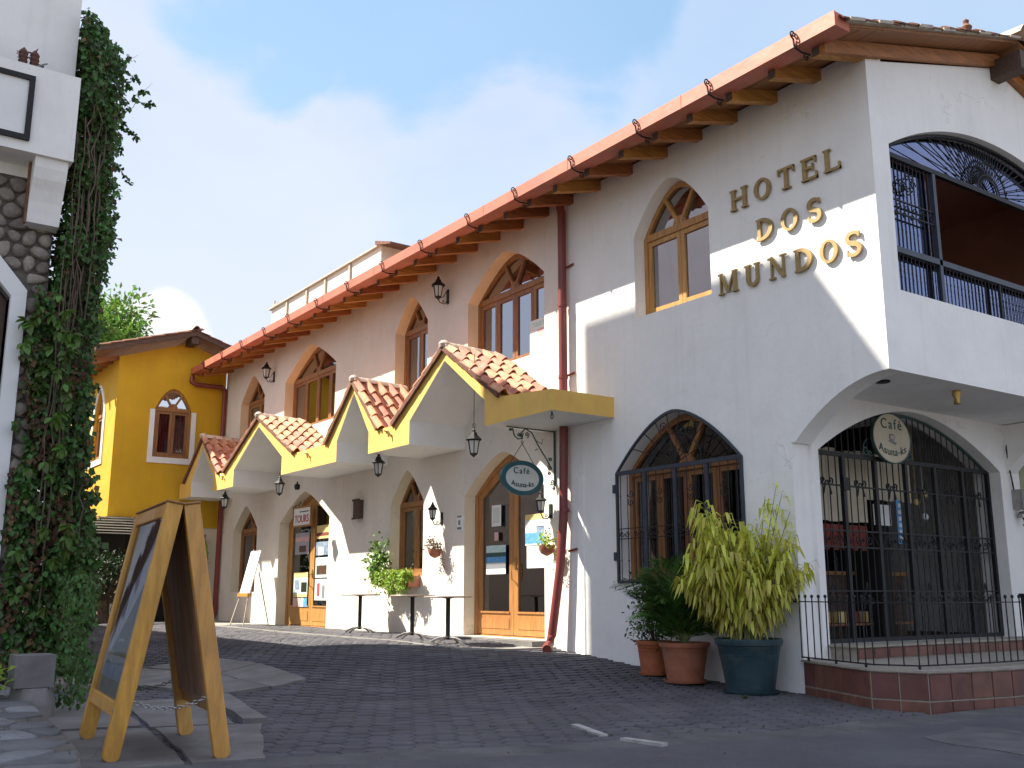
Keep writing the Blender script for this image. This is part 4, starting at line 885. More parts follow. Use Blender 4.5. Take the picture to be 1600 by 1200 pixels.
# ---- iron gate
G = thing('iron_gate', 'dark wrought iron gate with scrolls closing the arch above the terrace', 'gate', (-.1, 2.4, .52))
XGT = -.14; y0, y1 = .42, 4.45
def gtop(y): return 2.80 + .66 * (1 - abs((y - 2.435) / 2.015) ** 1.85) - .01
posts = [y0 + .03 + (y1 - y0 - .06) * k / 6 for k in range(7)]
m = MB(); m.box((-.025, -.028, 0), (.025, .028, 2.29)); pp = m.build('post', 'iron', G, loc=Vector((XGT, posts[0], .52)) - G.location)
for y in posts[1:]: inst(pp, G, Vector((XGT, y, .52)) - G.location)
m = MB(); m.tube([(0, 0, 0), (0, 0, 2.25)], .0085, 5); bp_ = None
for k in range(6):
    for q in range(1, 5):
        y = posts[k] + (posts[k + 1] - posts[k]) * q / 5
        if bp_ is None: bp_ = m.build('bar', 'iron', G, loc=Vector((XGT, y, .54)) - G.location, smooth=True)
        else: inst(bp_, G, Vector((XGT, y, .54)) - G.location)
for z, h_ in ((.545, .05), (1.13, .018), (1.66, .02), (1.86, .02), (2.42, .018), (2.81, .055)):
    m = MB(); m.box((XGT - .02, y0 + .01, z - h_ / 2), (XGT + .02, y1 - .01, z + h_ / 2)); m.build('rail', 'iron', G)
PGx = lambda u, d, z: (XGT + .012 - d, u, z)
for k in range(6):
    yc = (posts[k] + posts[k + 1]) / 2; m = MB()
    for sg in (-1, 1):
        m.tube(spiral((yc + sg * .075, 2.47), .06, 1.3, PGx, 0, start=(0 if sg < 0 else math.pi), sgn=sg), .011, 5)
        m.tube([PGx(yc + sg * .03, 0, 2.45), PGx(yc + sg * .05, 0, 2.38), PGx(yc + sg * .075, 0, 2.30)], .012, 5)
        m.tube(spiral((yc + sg * .11, 1.76), .07, 1.2, PGx, 0, start=(0 if sg < 0 else math.pi), sgn=sg), .009, 5)
        m.tube(spiral((yc + sg * .07, 1.02), .055, 1.2, PGx, 0, start=(0 if sg < 0 else math.pi), sgn=sg), .009, 5)
        m.tube([PGx(yc + sg * .05, 0, 1.08), PGx(yc + sg * .02, 0, 1.17), PGx(yc, 0, 1.24)], .010, 5)
        m.tube([PGx(yc + sg * (posts[1] - posts[0]) * .45, 0, 1.68), PGx(yc + sg * .2, 0, 1.80), PGx(yc + sg * .14, 0, 1.84)], .008, 5)
    m.lathe([(0, -.03), (.022, 0), (0, .03)], (XGT, yc, 1.76), 8); tag(m.build('scroll', 'iron', G, smooth=True), kind='stuff')
m = MB()
for q in range(31):
    y = y0 + .06 + (y1 - y0 - .12) * q / 30; zt = gtop(y)
    if zt > 2.9: m = MB(); m.tube([(XGT, y, 2.83), (XGT, y, zt)], .0085, 5); m.build('arch_bar', 'iron', G)
m = MB(); o_ = [(y0 + .005 + (y1 - y0 - .01) * q / 24) for q in range(25)]
for q in range(24): m.bar((XGT, o_[q], gtop(o_[q]) - .012), (XGT, o_[q + 1], gtop(o_[q + 1]) - .012), .03, .03)
m.box((XGT - .015, y0 + .0, .52), (XGT + .015, y0 + .03, 2.82)); m.box((XGT - .015, y1 - .03, .52), (XGT + .015, y1, 2.82)); m.build('arch_frame', 'iron_green', G)
m = MB(); m.box((XGT - .0, posts[1] - .05, 2.36), (XGT + .05, posts[1] + .05, 2.52)); m.build('lock', 'iron', G)
# round sign on the gate
SG = thing('oval_gate_sign', 'cream oval cafe sign with a cup drawing mounted in the gate arch', 'sign', (XGT + .1, 2.03, 3.08))
def disc(mb, cu, cz, a, b, P, d0, d1, n=40): mb.ext([(cu + a * math.cos(2 * math.pi * k / n), cz + b * math.sin(2 * math.pi * k / n)) for k in range(n)], P, d0, d1)
Ps = PX(XGT + .12)
m = MB(); disc(m, 2.03, 3.085, .40, .325, Ps, 0, .03); m.build('face', 'sign_cream', SG)
m = MB(); e1 = [(2.03 + .41 * math.cos(2 * math.pi * k / 40), 3.085 + .335 * math.sin(2 * math.pi * k / 40)) for k in range(40)]; e2 = [(2.03 + .395 * math.cos(2 * math.pi * k / 40), 3.085 + .32 * math.sin(2 * math.pi * k / 40)) for k in range(40)]
m.ring(e1, e2, Ps, -.006, .034); m.build('rim', 'iron_green', SG)
text_mesh('Café', .19, 'ink_teal', Ps, 2.03, 3.265, -.002, SG, track=1.35); text_mesh('Asuna-ks', .15, 'ink_teal', Ps, 2.03, 2.90, -.002, SG, track=1.08, arc=.75)
m = MB(); m.ext([(1.97, 3.07), (2.06, 3.05), (2.09, 3.10), (2.07, 3.14), (1.98, 3.14)], Ps, -.006, -.001); m.ext([(1.94, 3.045), (2.09, 3.0), (2.13, 3.03), (1.98, 3.06)], Ps, -.005, -.001); m.build('cup_drawing', 'ink_grey', SG)
m = MB(); m.ext([(1.99, 3.08), (2.05, 3.065), (2.07, 3.10), (2.05, 3.12), (2.0, 3.12)], Ps, -.009, -.006); m.build('cup_drawing', 'paper_pink', SG)
m = MB()
for sg in (-1, 1):
    m.tube(spiral((2.03 + sg * .47, 2.90), .07, 1.3, PGx, -.03, start=(0 if sg < 0 else math.pi), sgn=sg), .011, 5); m.tube(spiral((2.03 + sg * .40, 2.86), .045, 1.3, PGx, -.03), .010, 5)
    m.tube([PGx(2.03 + sg * .43, -.03, 3.05), PGx(2.03 + sg * .50, -.03, 2.98), PGx(2.03 + sg * .53, -.03, 2.86)], .010, 5)
    m.tube([(XGT, 2.03 + sg * .2, 3.08), (XGT + .1, 2.03 + sg * .2, 3.08)], .008, 5)
tag(m.build('leaf_scroll', 'iron_green', SG), kind='stuff')
# ---- the room behind the gate
RM = thing('cafe_counter', 'dark cafe counter with bottles and boxes seen through the gate', 'counter', (-1.4, 1.2, .5))
m = MB(); m.box((-1.7, 1.2, .51), (-1.2, 3.8, 1.35)); m.build('counter_body', 'wood_dark', RM)
m = MB(); m.box((-1.75, 1.15, 1.35), (-1.15, 3.85, 1.40)); m.build('counter_top', 'wood_window', RM)
for k in range(6):
    m = MB(); y = 1.35 + k * .30; m.box((-1.12 + .0, y, .72), (-.98, y + .17, .86)); m.build('box', random.choice(['paper_yellow', 'wood_board', 'red_cloth']), RM)
m = MB(); m.box((-1.19, 1.2, .68), (-.9, 3.6, .71)); m.build('shelf', 'wood_window', RM)
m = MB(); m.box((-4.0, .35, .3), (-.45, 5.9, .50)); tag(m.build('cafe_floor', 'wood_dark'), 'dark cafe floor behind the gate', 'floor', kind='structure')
for k, (mn, lb, y) in enumerate((('red_cloth', 'dark red bottle at the left end of the cafe counter', 1.45), ('leaf_dark', 'dark green bottle on the cafe counter beside the red one', 1.72), ('paper_yellow', 'amber bottle in the middle of the cafe counter', 2.2), ('pot_blue', 'blue bottle toward the right of the cafe counter', 2.6))):
    m = MB(); m.lathe([(.035, 0), (.035, .16), (.012, .22), (.012, .28)], (-1.45, y, 1.401), 10); tag(m.build('bottle', mn, None, smooth=True), lb, 'bottle', 'bottles on the cafe counter')
DP = thing('reflected_house_boards', 'cream boarded panel behind the gate standing in for a reflected house', 'panel', (-.6, 2.0, 2.0))  # solid boards in place of a pale house reflected in the glass
for k in range(11):
    m = MB(); y = 1.0 + k * .205; m.box((-.63, y, (2.02 if y < 2.2 else 2.34) + .01 * (k % 2)), (-.605, y + .195, 2.95 + .02 * (k % 3))); m.build('board', 'sign_cream', DP)
VL = thing('reflected_awning_strip', 'red scalloped strip below the cream boards standing in for a reflected awning', 'valance', (-.58, 1.6, 1.8))  # red strip in place of the reflected awning
for k in range(6):
    m = MB(); y = 1.0 + k * .195; m.ext([(y, 1.98), (y + .18, 1.98), (y + .18, 1.70), (y + .13, 1.65), (y + .05, 1.65), (y, 1.70)], PX(-.58), 0, .01); m.build('cloth', 'red_cloth', VL)
m = MB(); m.box((-.56, 2.28, 2.0), (-.55, 2.66, 2.28)); tag(m.build('notice_board', 'paper'), 'plain white notice board hung behind the gate', 'notice board')
BN = thing('blue_banner', 'narrow vertical blue banner with white blocks behind the gate', 'banner', (-.56, 2.85, 1.7))
m = MB(); m.box((-.56, 2.79, 1.76), (-.55, 2.92, 2.36)); m.build('cloth', 'paper_blue', BN)
for k in range(6): m = MB(); m.box((-.548, 2.825, 1.81 + k * .09), (-.544, 2.885, 1.865 + k * .09)); m.build('print', 'paper', BN)
for k, (y, z, lb) in enumerate(((3.15, 2.45, 'pale round ornament hanging nearest the blue banner'), (3.35, 2.36, 'middle one of the three pale round ornaments behind the gate'), (3.55, 2.48, 'highest pale round ornament hanging behind the gate'), (3.53, 2.16, 'small white round ornament hanging low behind the gate'))):
    m = MB(); m.lathe([(0, -.05), (.04, -.035), (.05, 0), (.035, .04), (.0, .055)], (-.6, y, z), 10); m.tube([(-.6, y, z + .05), (-.6, y, 3.45)], .004, 4)
    tag(m.build('hanging_ornament', 'paper_yellow' if k < 3 else 'paper', None, smooth=True), lb, 'ornament', 'round ornaments in the cafe')
# ---- terrace railing
RL = thing('terrace_railing', 'thin black iron railing with ball topped bars round the terrace', 'railing', (1.2, .2, .365))
path = [(0.06, -.10), (1.28, -.50), (1.66, -.30), (1.80, .72), (1.88, 6.2)]
zt0, zb0 = 1.06, .40
pl = []
for i in range(len(path) - 1):
    a, b = Vector(path[i]), Vector(path[i + 1]); n = max(1, round((b - a).length / .135))
    for k in range(n): pl.append(a + (b - a) * (k / n))
m = MB(); m.tube([(0, 0, .0), (0, 0, .66)], .0075, 5); m.lathe([(0, .655), (.014, .664), (.018, .678), (.014, .692), (0, .70)], (0, 0, 0), 8); br_ = None
for k, p in enumerate(pl):
    loc = Vector((p.x, p.y, .39)) - RL.location
    if br_ is None: br_ = m.build('baluster', 'iron', RL, loc=loc, smooth=True)
    else: inst(br_, RL, loc)
for i in range(len(path) - 1):
    for z, w_, h_ in ((zt0 - .05, .022, .012), (zb0, .024, .014)):
        m = MB(); a, b = path[i], path[i + 1]; m.bar((a[0], a[1], z), (b[0], b[1], z), w_, h_); m.build('rail', 'iron', RL)
m = MB(); m.box((1.81, 1.42, .37), (1.86, 1.48, 1.08)); m.box((1.80, 1.40, 1.08), (1.87, 1.50, 1.10)); m.build('gate_post', 'iron', RL)
m = MB(); m.box((0.0, -.13, 1.0), (.05, -.08, 1.05)); m.build('wall_plate', 'iron', RL)
m = MB()
for k in (1, 5, 9, 13): p = pl[k]; m.tube([(p.x, p.y, .366), (p.x, p.y, .40)], .016, 6)
m.build('foot', 'iron', RL)
# ---- grille over the ground floor window
GR = thing('window_grille', 'blue grey wrought iron grille over the arched ground floor window', 'grille', (-1.95, -.05, 1.27))
PGr = PY(-.035)
m = MB(); o_ = arch(-3.14, -.76, 1.24, 2.78, .76, 1.7); i2 = arch(-3.10, -.80, 1.28, 2.78, .72, 1.7); m.ring(o_, i2, PGr, 0, .03); m.build('frame', 'iron_blue', GR)
for k in range(1, 4):
    m = MB(); u = -3.12 + 2.34 * k / 4; m.box((u - .03, -.035, 1.28), (u + .03, -.005, 2.78)); m.build('upright', 'iron_blue', GR)
m = MB(); m.box((-3.12, -.04, 2.745), (-.78, -.005, 2.80)); m.build('transom', 'iron_blue', GR)
for k in range(16):
    u = -3.12 + 2.34 * (k + .5) / 16; m = MB(); m.tube([(u, -.02, 1.27), (u, -.02, 2.75)], .007, 5)
    for z in (1.55, 2.45): m.lathe([(0, -.02), (.014, 0), (0, .02)], (u, -.02, z), 6)
    m.build('bar', 'iron', GR)
m = MB()
for z in (1.85, 1.99): m.bar((-3.12, -.02, z), (-.78, -.02, z), .012, .012)
for k in range(8):
    u = -3.12 + 2.34 * (k + .5) / 8
    for sg in (-1, 1): m.tube(spiral((u + sg * .06, 1.92), .05, 1.2, PGr, .012, start=(0 if sg < 0 else math.pi), sgn=sg), .007, 4)
for k in range(4):
    u = -3.12 + 2.34 * (k + .5) / 4
    for z in (2.35, 2.47): m.tube(spiral((u, z), .06, 1.3, PGr, .010, start=z * 9), .007, 4)
for k in range(1, 9):
    t = math.pi * k / 9; r = .1
    while r < 1.3:
        u = math.cos(t) * r / 1.17
        if abs(u) >= 1 or math.sin(t) * r > .72 * (1 - abs(u) ** 1.7): break
        r += .01
    m.tube([(-1.95 + .05 * math.cos(t), -.02, 2.80 + .05 * math.sin(t)), (-1.95 + r * math.cos(t), -.02, 2.80 + r * math.sin(t))], .007, 5)
for r in (.2, .42): m.tube([(-1.95 + r * math.cos(math.pi * q / 16) * 1.2, -.02, 2.80 + r * math.sin(math.pi * q / 16)) for q in range(17)], .007, 5)
m.tube(spiral((-2.15, 3.32), .07, 1.4, PGr, .012), .007, 4)
tag(m.build('scrollwork', 'iron', GR), kind='stuff')
m = MB()
for z in (1.55, 2.5): m.box((-3.20, -.04, z), (-3.14, .0, z + .12))
m.build('hinge', 'iron_blue', GR)
# ---- balcony grille
BG = thing('balcony_grille', 'black wrought iron balcony grille with a sunburst arch', 'grille', (1.3, 2.6, 4.45))
XB = 1.27; PBg = lambda u, d, z: (XB - d, u, z); by0, by1 = .34, 4.94; bc = 2.64
def btop(y): return 6.22 + .62 * (1 - abs((y - bc) / 2.31) ** 2.1) - .015
for z, h_ in ((4.47, .04), (4.99, .07), (6.16, .06)):
    m = MB(); m.box((XB - .03, by0, z - h_ / 2), (XB + .03, by1, z + h_ / 2)); m.build('rail', 'iron' if z != 4.99 else 'iron_blue', BG)
bar_ = None; nb = 58
for k in range(nb + 1):
    y = by0 + .03 + (by1 - by0 - .06) * k / nb
    m = MB(); m.tube([(0, 0, 0), (0, 0, .50)], .006, 4)
    if k % 1 == 0: m.lathe([(0, .25), (.013, .265), (0, .28)], (0, 0, 0), 6)
    loc = Vector((XB, y, 4.48)) - BG.location
    if bar_ is None: bar_ = m.build('bar', 'iron', BG, loc=loc)
    else: inst(bar_, BG, loc)
ub = None
for k in range(12):
    for ys in (by0 + .05 + k * .078, by1 - .05 - k * .078):
        loc = Vector((XB, ys, 5.0)) - BG.location
        if ub is None:
            m = MB(); m.tube([(0, 0, 0), (0, 0, 1.14)], .006, 4); m.lathe([(0, .33), (.013, .345), (0, .36)], (0, 0, 0), 6); ub = m.build('bar', 'iron', BG, loc=loc)
        else: inst(ub, BG, loc)
for y in (by0 + 1.0, by1 - 1.0): m = MB(); m.box((XB - .03, y - .03, 4.5), (XB + .03, y + .03, 6.14)); m.build('post', 'iron_blue', BG)
for y in (by0 + 1.0 - .0, 2.64, by1 - 1.0): m = MB(); m.box((XB - .01, y - .012, 4.47), (XB + .02, y + .012, 4.98)); m.build('post', 'iron', BG)
m = MB(); n = 30; ob = [by0 + (by1 - by0) * k / n for k in range(n + 1)]
for k in range(n): m.bar((XB, ob[k], btop(ob[k]) - .01), (XB, ob[k + 1], btop(ob[k + 1]) - .01), .05, .03)
m.build('arch_frame', 'iron', BG)
for k in range(1, 30):
    t = math.pi * k / 30; r = .20
    while True:
        y = bc + r * math.cos(t); 
        if abs(y - bc) > 2.27 or 6.18 + r * math.sin(t) > btop(y) - .02: break
        r += .01
    m = MB(); m.tube([(XB, bc + .2 * math.cos(t), 6.18 + .2 * math.sin(t)), (XB, bc + r * math.cos(t), 6.18 + r * math.sin(t))], .007, 5)
    for rr in (.42, .75):
        if rr < r: m.lathe([(0, -.02), (.017, 0), (0, .02)], (XB, bc + rr * math.cos(t), 6.18 + rr * math.sin(t)), 6)
    m.build('ray', 'iron', BG)
m = MB()
for r in (.2, .26, .42): m.tube([(XB, bc + r * math.cos(math.pi * q / 16), 6.18 + min(.6, r * math.sin(math.pi * q / 16))) for q in range(17)], .010, 5)
for z in (5.46, 5.62): m.bar((XB, by0, z), (XB, by0 + 1.0, z), .02, .014); m.bar((XB, by1, z), (XB, by1 - 1, z), .02, .014)
for k in range(6):
    m.tube(spiral((by0 + .1 + k * .16, 5.54), .05, 1.2, PBg, 0), .008, 4); m.tube(spiral((by1 - .1 - k * .16, 5.54), .05, 1.2, PBg, 0), .008, 4)
for q in range(7): a = q * 2 * math.pi / 7; m.tube(spiral((by0 + .5 + .09 * math.cos(a), 5.88 + .09 * math.sin(a)), .055, 1.2, PBg, 0, start=a), .009, 4)
tag(m.build('scrollwork', 'iron', BG), kind='stuff')
m = MB(); m.box((XB - .075, by0, 4.46), (XB - .07, by1, 4.97)); m.box((XB - .075, by0, 5.01), (XB - .07, by0 + .97, 6.14)); m.box((XB - .075, by1 - .97, 5.01), (XB - .07, by1, 6.14)); m.build('pane', 'glass_film', BG)
m = MB(); m.ext([(by0, 6.19), (by1, 6.19)] + [(y, btop(y) - .02) for y in ob[::-1]], PBg, .07, .075); m.build('pane', 'glass_film', BG)
# ---- lanterns
def lantern(x, y, z, kind, label, group, rod=.1, sc=1.0):
    Lt = thing('lantern', label, 'lantern', (x, y, z), group)
    g = MB(); hb = .19 * sc; rb, rt = .052 * sc, .085 * sc; ph = math.pi / 6
    g.lathe([(rb * .96, -hb), (rt * .96, 0)], (x, y, z), 6, ph=ph); g.build('glass', 'lamp_glass', Lt)
    g = MB()
    for k in range(6):
        a = ph + k * math.pi / 3; g.bar((x + rb * math.cos(a), y + rb * math.sin(a), z - hb), (x + rt * math.cos(a), y + rt * math.sin(a), z), .011 * sc, .011 * sc)
    g.lathe([(rb * 1.1, -hb - .008), (rb * 1.1, -hb + .012)], (x, y, z), 6, ph=ph); g.lathe([(rt * 1.06, -.012), (rt * 1.06, .01)], (x, y, z), 6, ph=ph); g.build('cage', 'iron', Lt)
    g = MB(); g.lathe([(.12 * sc, .0), (.125 * sc, .008), (.06 * sc, .06 * sc), (.045 * sc, .10 * sc), (.02 * sc, .12 * sc), (.03 * sc, .135 * sc), (0, .17 * sc)], (x, y, z), 6, ph=ph); g.build('cap', 'iron', Lt)
    g = MB(); g.lathe([(0, -hb - .05 * sc), (.018 * sc, -hb - .035 * sc), (.05 * sc, -hb - .008)], (x, y, z), 8); g.build('finial', 'iron', Lt)
    g = MB()
    if kind == 'hang':
        g.tube([(x + .04 * math.cos(t), y, z + .20 * sc + .04 * math.sin(t)) for t in [k * math.pi / 6 for k in range(12)]], .006, 4, closed=True); g.tube([(x, y, z + .16 * sc), (x, y, z + .16 * sc + rod)], .006, 5); g.build('rod', 'iron', Lt)
    else:
        zz = -hb - .02 if kind == 'low' else .14
        g.box((x - .035, -.018, z - hb - .10), (x + .035, .0, z - hb + (.12 if kind == 'low' else .18)))
        g.tube([(x, -.01, z - hb - .03), (x, y * .35, z - hb - .11), (x, y * .8, z - hb - .10), (x, y, z - hb - .03)], .010, 6)
        if kind == 'up': g.tube([(x, -.01, z - .04), (x, y * .5, z - hb * .9), (x, y, z - hb - .02)], .008, 5)
        g.tube(spiral((y * .5, z - hb - .07), .03, 1.2, lambda u, d, zz: (x, u, zz), 0), .006, 4); g.build('arm', 'iron', Lt)
    return Lt
grp = 'lanterns of the hotel front'
lantern(-5.45, -.95, 3.47, 'hang', 'lantern hanging by a long rod under the canopy peak nearest the cafe sign', grp, rod=1.22, sc=1.15)
lantern(-8.65, -.95, 3.44, 'hang', 'lantern hung under the valley between the two highest canopy peaks', grp, rod=.02, sc=1.1)
lantern(-13.28, -.95, 3.46, 'hang', 'lantern hung left of the poster door', grp, rod=.02, sc=1.1)
lantern(-16.75, -.95, 3.40, 'hang', 'lantern hung near the far red downpipe', grp, rod=.04, sc=1.1)
lantern(-7.84, -.22, 6.75, 'up', 'wall lantern between the two nearest upper windows of the cream wing', grp, sc=1.15)
lantern(-16.3, -.22, 6.70, 'up', 'wall lantern between the two farthest upper windows', grp, sc=1.15)
lantern(-7.95, -.20, 2.58, 'low', 'wall lantern over the small hanging flower basket', grp, sc=.85)
lantern(-4.70, -.20, 2.50, 'low', 'wall lantern beside the red downpipe at the cafe door', grp, sc=.85)
# ---- oval cafe sign on its scroll bracket
XS = -4.574; Po = PX(XS)
OS = thing('oval_cafe_sign', 'oval white cafe sign with a teal rim hanging from a scroll bracket', 'sign', (XS, -.64, 2.8))
m = MB(); disc(m, -.64, 2.81, .315, .20, Po, -.008, .026); m.build('face', 'sign_white', OS)
e1 = [(-.64 + .395 * math.cos(2 * math.pi * k / 44), 2.81 + .265 * math.sin(2 * math.pi * k / 44)) for k in range(44)]; e2 = [(-.64 + .312 * math.cos(2 * math.pi * k / 44), 2.81 + .197 * math.sin(2 * math.pi * k / 44)) for k in range(44)]
m = MB(); m.ring(e1, e2, Po, -.014, .03); m.build('rim', 'sign_teal', OS)
text_mesh('Café', .13, 'ink_teal', Po, -.66, 2.915, -.011, OS, track=1.3); text_mesh('Asuna-ks', .115, 'ink_teal', Po, -.64, 2.705, -.011, OS, track=1.0, arc=.6)
m = MB(); m.tube([(XS, -.64, 3.34), (XS, -.86, 3.03)], .005, 4); m.tube([(XS, -.64, 3.34), (XS, -.42, 3.03)], .005, 4); m.tube([(XS, -.64 + .02 * math.cos(t), 3.36 + .02 * math.sin(t)) for t in [k * math.pi / 4 for k in range(8)]], .006, 4, closed=True); m.build('chain', 'iron', OS)
SB = thing('sign_bracket', 'wrought iron scroll bracket holding the oval cafe sign', 'bracket', (XS, -.02, 3.5))
m = MB(); m.bar((XS, -.93, 3.575), (XS, -.0, 3.575), .022, .018); m.bar((XS, -.02, 3.57), (XS, -.02, 2.72), .028, .022, up=(0, 1, 0)); m.build('arm', 'iron_green', SB)
m = MB(); m.tube([(XS, -.82, 3.56), (XS, -.79, 3.45), (XS, -.72, 3.40), (XS, -.64, 3.42), (XS, -.62, 3.50)], .011, 5)
m.tube([(XS, -.64, 3.40), (XS, -.66, 3.50), (XS, -.58, 3.57), (XS, -.46, 3.52), (XS, -.33, 3.32), (XS, -.17, 3.12), (XS, -.08, 2.98)], .011, 5)
m.tube([(XS, -.36, 3.40), (XS, -.27, 3.36), (XS, -.25, 3.44)], .007, 5); m.tube([(XS, -.34, 3.28), (XS, -.40, 3.25)], .007, 5)
for c, r in (((-.70, 3.46), .035), ((-.55, 3.48), .045), ((-.86, 3.53), .025), ((-.10, 3.14), .035), ((-.11, 3.0), .045), ((-.12, 2.92), .035), ((-.07, 2.78), .045), ((-.045, 2.69), .03)): m.tube(spiral(c, r, 1.4, Po, 0, start=c[0] * 37), .009, 4)
tag(m.build('scroll', 'iron_green', SB, smooth=True), kind='stuff')
# ---- small fittings
m = MB(); m.lathe([(.0, 0), (.05, 0), (.05, -.04), (.03, -.10), (.045, -.16), (.0, -.16)], (1.10, 1.74, 3.495), 12); tag(m.build('ceiling_spotlight', 'brass', None, smooth=True), 'small brass spotlight under the overhanging floor', 'spotlight')
m = MB(); m.lathe([(.0, 0.0), (.09, 0), (.09, -.012), (.07, -.02), (.0, -.02)], (.93, .52, 3.498), 16); tag(m.build('ceiling_downlight', 'iron', None, smooth=True), 'round dark downlight set in the overhang near the corner', 'downlight')
m = MB(); m.tube([(-13.84, -.3, 3.60), (-13.84, -.3, 3.52)], .02, 6); m.lathe([(0, 0), (.06, -.02), (.07, -.08), (.05, -.14), (0, -.14)], (-13.84, -.3, 3.56), 10); tag(m.build('canopy_spotlight', 'iron'), 'tiny dark spotlight under the canopy by the poster door', 'spotlight')
m = MB(); m.box((-7.42, -.02, 2.18), (-7.24, -.0, 2.46)); pq = tag(m.build('wall_plaque', 'paper'), 'small white plaque with dark print left of the cafe door', 'plaque')
m = MB(); m.box((-7.40, -.024, 2.41), (-7.26, -.02, 2.44)); m.box((-7.40, -.024, 2.20), (-7.26, -.02, 2.24)); m.box((-7.36, -.024, 2.28), (-7.30, -.02, 2.36)); m.build('print', 'ink_grey', pq)
MT = thing('electric_meter', 'grey electric meter box with a looping cable on the far pillar', 'meter', (.06, 4.78, 2.3))
m = MB(); m.box((.05, 4.70, 2.28), (.20, 4.88, 2.56)); m.lathe([(.07, 0), (.07, .05), (.04, .09), (0, .09)], (.14, 4.79, 2.16), 10); m.build('box', 'steel', MT)
m = MB(); m.tube([(.08, 4.76, 2.3), (.085, 4.70, 2.6), (.085, 4.64, 2.9), (.085, 4.615, 3.15), (.09, 4.66, 3.33), (.10, 4.80, 3.43), (.12, 5.1, 3.46), (.2, 6, 3.46)], .011, 6); m.tube([(.10, 4.80, 2.2), (.16, 4.84, 2.08), (.16, 4.74, 2.05)], .014, 6); m.build('cable', 'iron', MT, smooth=True)
m = MB(); m.tube([(-3.3, YC + .1, 3.60), (-3.3, YC + .1, 3.56)], .012, 5); m.tube([(-3.3 + .03 * math.cos(t), YC + .1, 3.53 + .03 * math.sin(t)) for t in [k * math.pi / 5 for k in range(10)]], .007, 4, closed=True); tag(m.build('ceiling_hook', 'iron'), 'small iron hook under the free end of the canopy', 'hook')
# posters and stickers on doors and windows
def poster(x0, z0, x1, z1, y, mname, label, bits=(), cat='poster'):
    m = MB(); m.box((x0, y, z0), (x1, y + .003, z1)); o = tag(m.build('poster', mname), label, cat)
    for (a, b, c, d, mm) in bits:
        q = MB(); q.box((x0 + (x1 - x0) * a, y - .002, z0 + (z1 - z0) * b), (x0 + (x1 - x0) * c, y - .0003, z0 + (z1 - z0) * d)); q.build('print', mm, o)
    return o
yd = .215
poster(-6.66, 2.22, -6.38, 2.58, yd, 'paper', 'plain white notice high on the left cafe door leaf', ((.15, .15, .85, .85, 'sign_white'),))
poster(-6.82, 1.42, -6.24, 1.90, yd, 'paper_blue', 'wide blue poster on the left cafe door leaf', ((.0, .0, 1, .18, 'paper'), (0, .18, 1, .4, 'ink_grey'), (0, .6, 1, .75, 'ink_teal'), (0, .75, 1, 1, 'paper_aqua')))
poster(-6.58, 1.98, -6.46, 2.12, yd, 'paper_pink', 'little purple sticker on the left cafe door leaf', (), 'sticker')
poster(-5.68, 1.86, -5.06, 2.36, yd, 'paper_aqua', 'blue and yellow seaside poster on the right cafe door leaf', ((0, .82, 1, 1, 'paper_yellow'), (0, .58, 1, .80, 'sign_white'), (0, .06, 1, .40, 'paper_blue'), (.5, .4, 1, .6, 'print_sky')))
poster(-5.64, 1.50, -5.10, 1.85, yd, 'paper', 'white notice below the seaside poster', ((.1, .3, .9, .8, 'sign_white'),))
poster(-15.05, 1.02, -14.26, 1.58, .235, 'paper_aqua', 'pale aqua photo poster low on the left poster door leaf', ((.0, .0, 1, .12, 'paper_yellow'), (.1, .3, .4, .7, 'print_sky'), (.55, .2, .95, .6, 'leaf_dark'), (0, .8, 1, 1, 'paper_yellow')))
poster(-15.05, .80, -14.62, 1.0, .235, 'paper_pink', 'pink photo sheet at the foot of the left poster door leaf')
poster(-14.6, .80, -14.26, 1.0, .235, 'paper_blue', 'blue photo sheet at the foot of the left poster door leaf', ((.0, .0, .4, 1, 'paper'),))
poster(-13.86, 1.45, -13.2, 1.9, .235, 'paper_aqua', 'aqua photo poster in the middle of the right poster door leaf', ((.1, .15, .9, .6, 'print_bark'),))
poster(-13.86, .95, -13.2, 1.42, .235, 'sign_white', 'pale poster with red figures on the right poster door leaf', ((.2, .2, .4, .8, 'ink_red'), (.6, .1, .8, .7, 'ink_grey')))
poster(-13.86, 1.95, -13.2, 2.25, .235, 'print_sky', 'dusky sky poster on the right poster door leaf', ((.2, .0, .6, .6, 'paper'),))
poster(-13.86, 2.32, -13.2, 2.62, .235, 'paper_yellow', 'orange striped poster high on the right poster door leaf', ((0, .2, 1, .45, 'red_cloth'),))
poster(-15.05, 2.0, -14.26, 2.5, .235, 'print_and_glare_grey', 'dull photo poster on the left poster door leaf', ((.0, .6, 1, .8, 'paper_pink'), (.3, .1, .8, .4, 'print_bark')))
UP = poster(-5.40, 4.98, -4.80, 5.56, .12, 'paper', 'sunlit white poster with red and blue print in the upper window', ((.1, .78, .9, .92, 'paper_aqua'), (.35, .45, .85, .70, 'paper_pink'), (.1, .38, .35, .44, 'paper_aqua'), (.3, .12, .7, .3, 'sign_white')))
TS = thing('hanging_tours_sign', 'small framed white board with red writing hanging in the poster door arch', 'sign', (-13.9, .1, 2.9))
Pt = PY(.08)
m = MB(); m.box((-14.86, .08, 2.66), (-13.90, .11, 3.06)); m.build('board', 'paper', TS)
m = MB(); m.ring([(-14.9, 2.62), (-13.86, 2.62), (-13.86, 3.10), (-14.9, 3.10)], [(-14.85, 2.66), (-13.91, 2.66), (-13.91, 3.06), (-14.85, 3.06)], Pt, -.012, .035); m.build('frame', 'wood_window', TS)
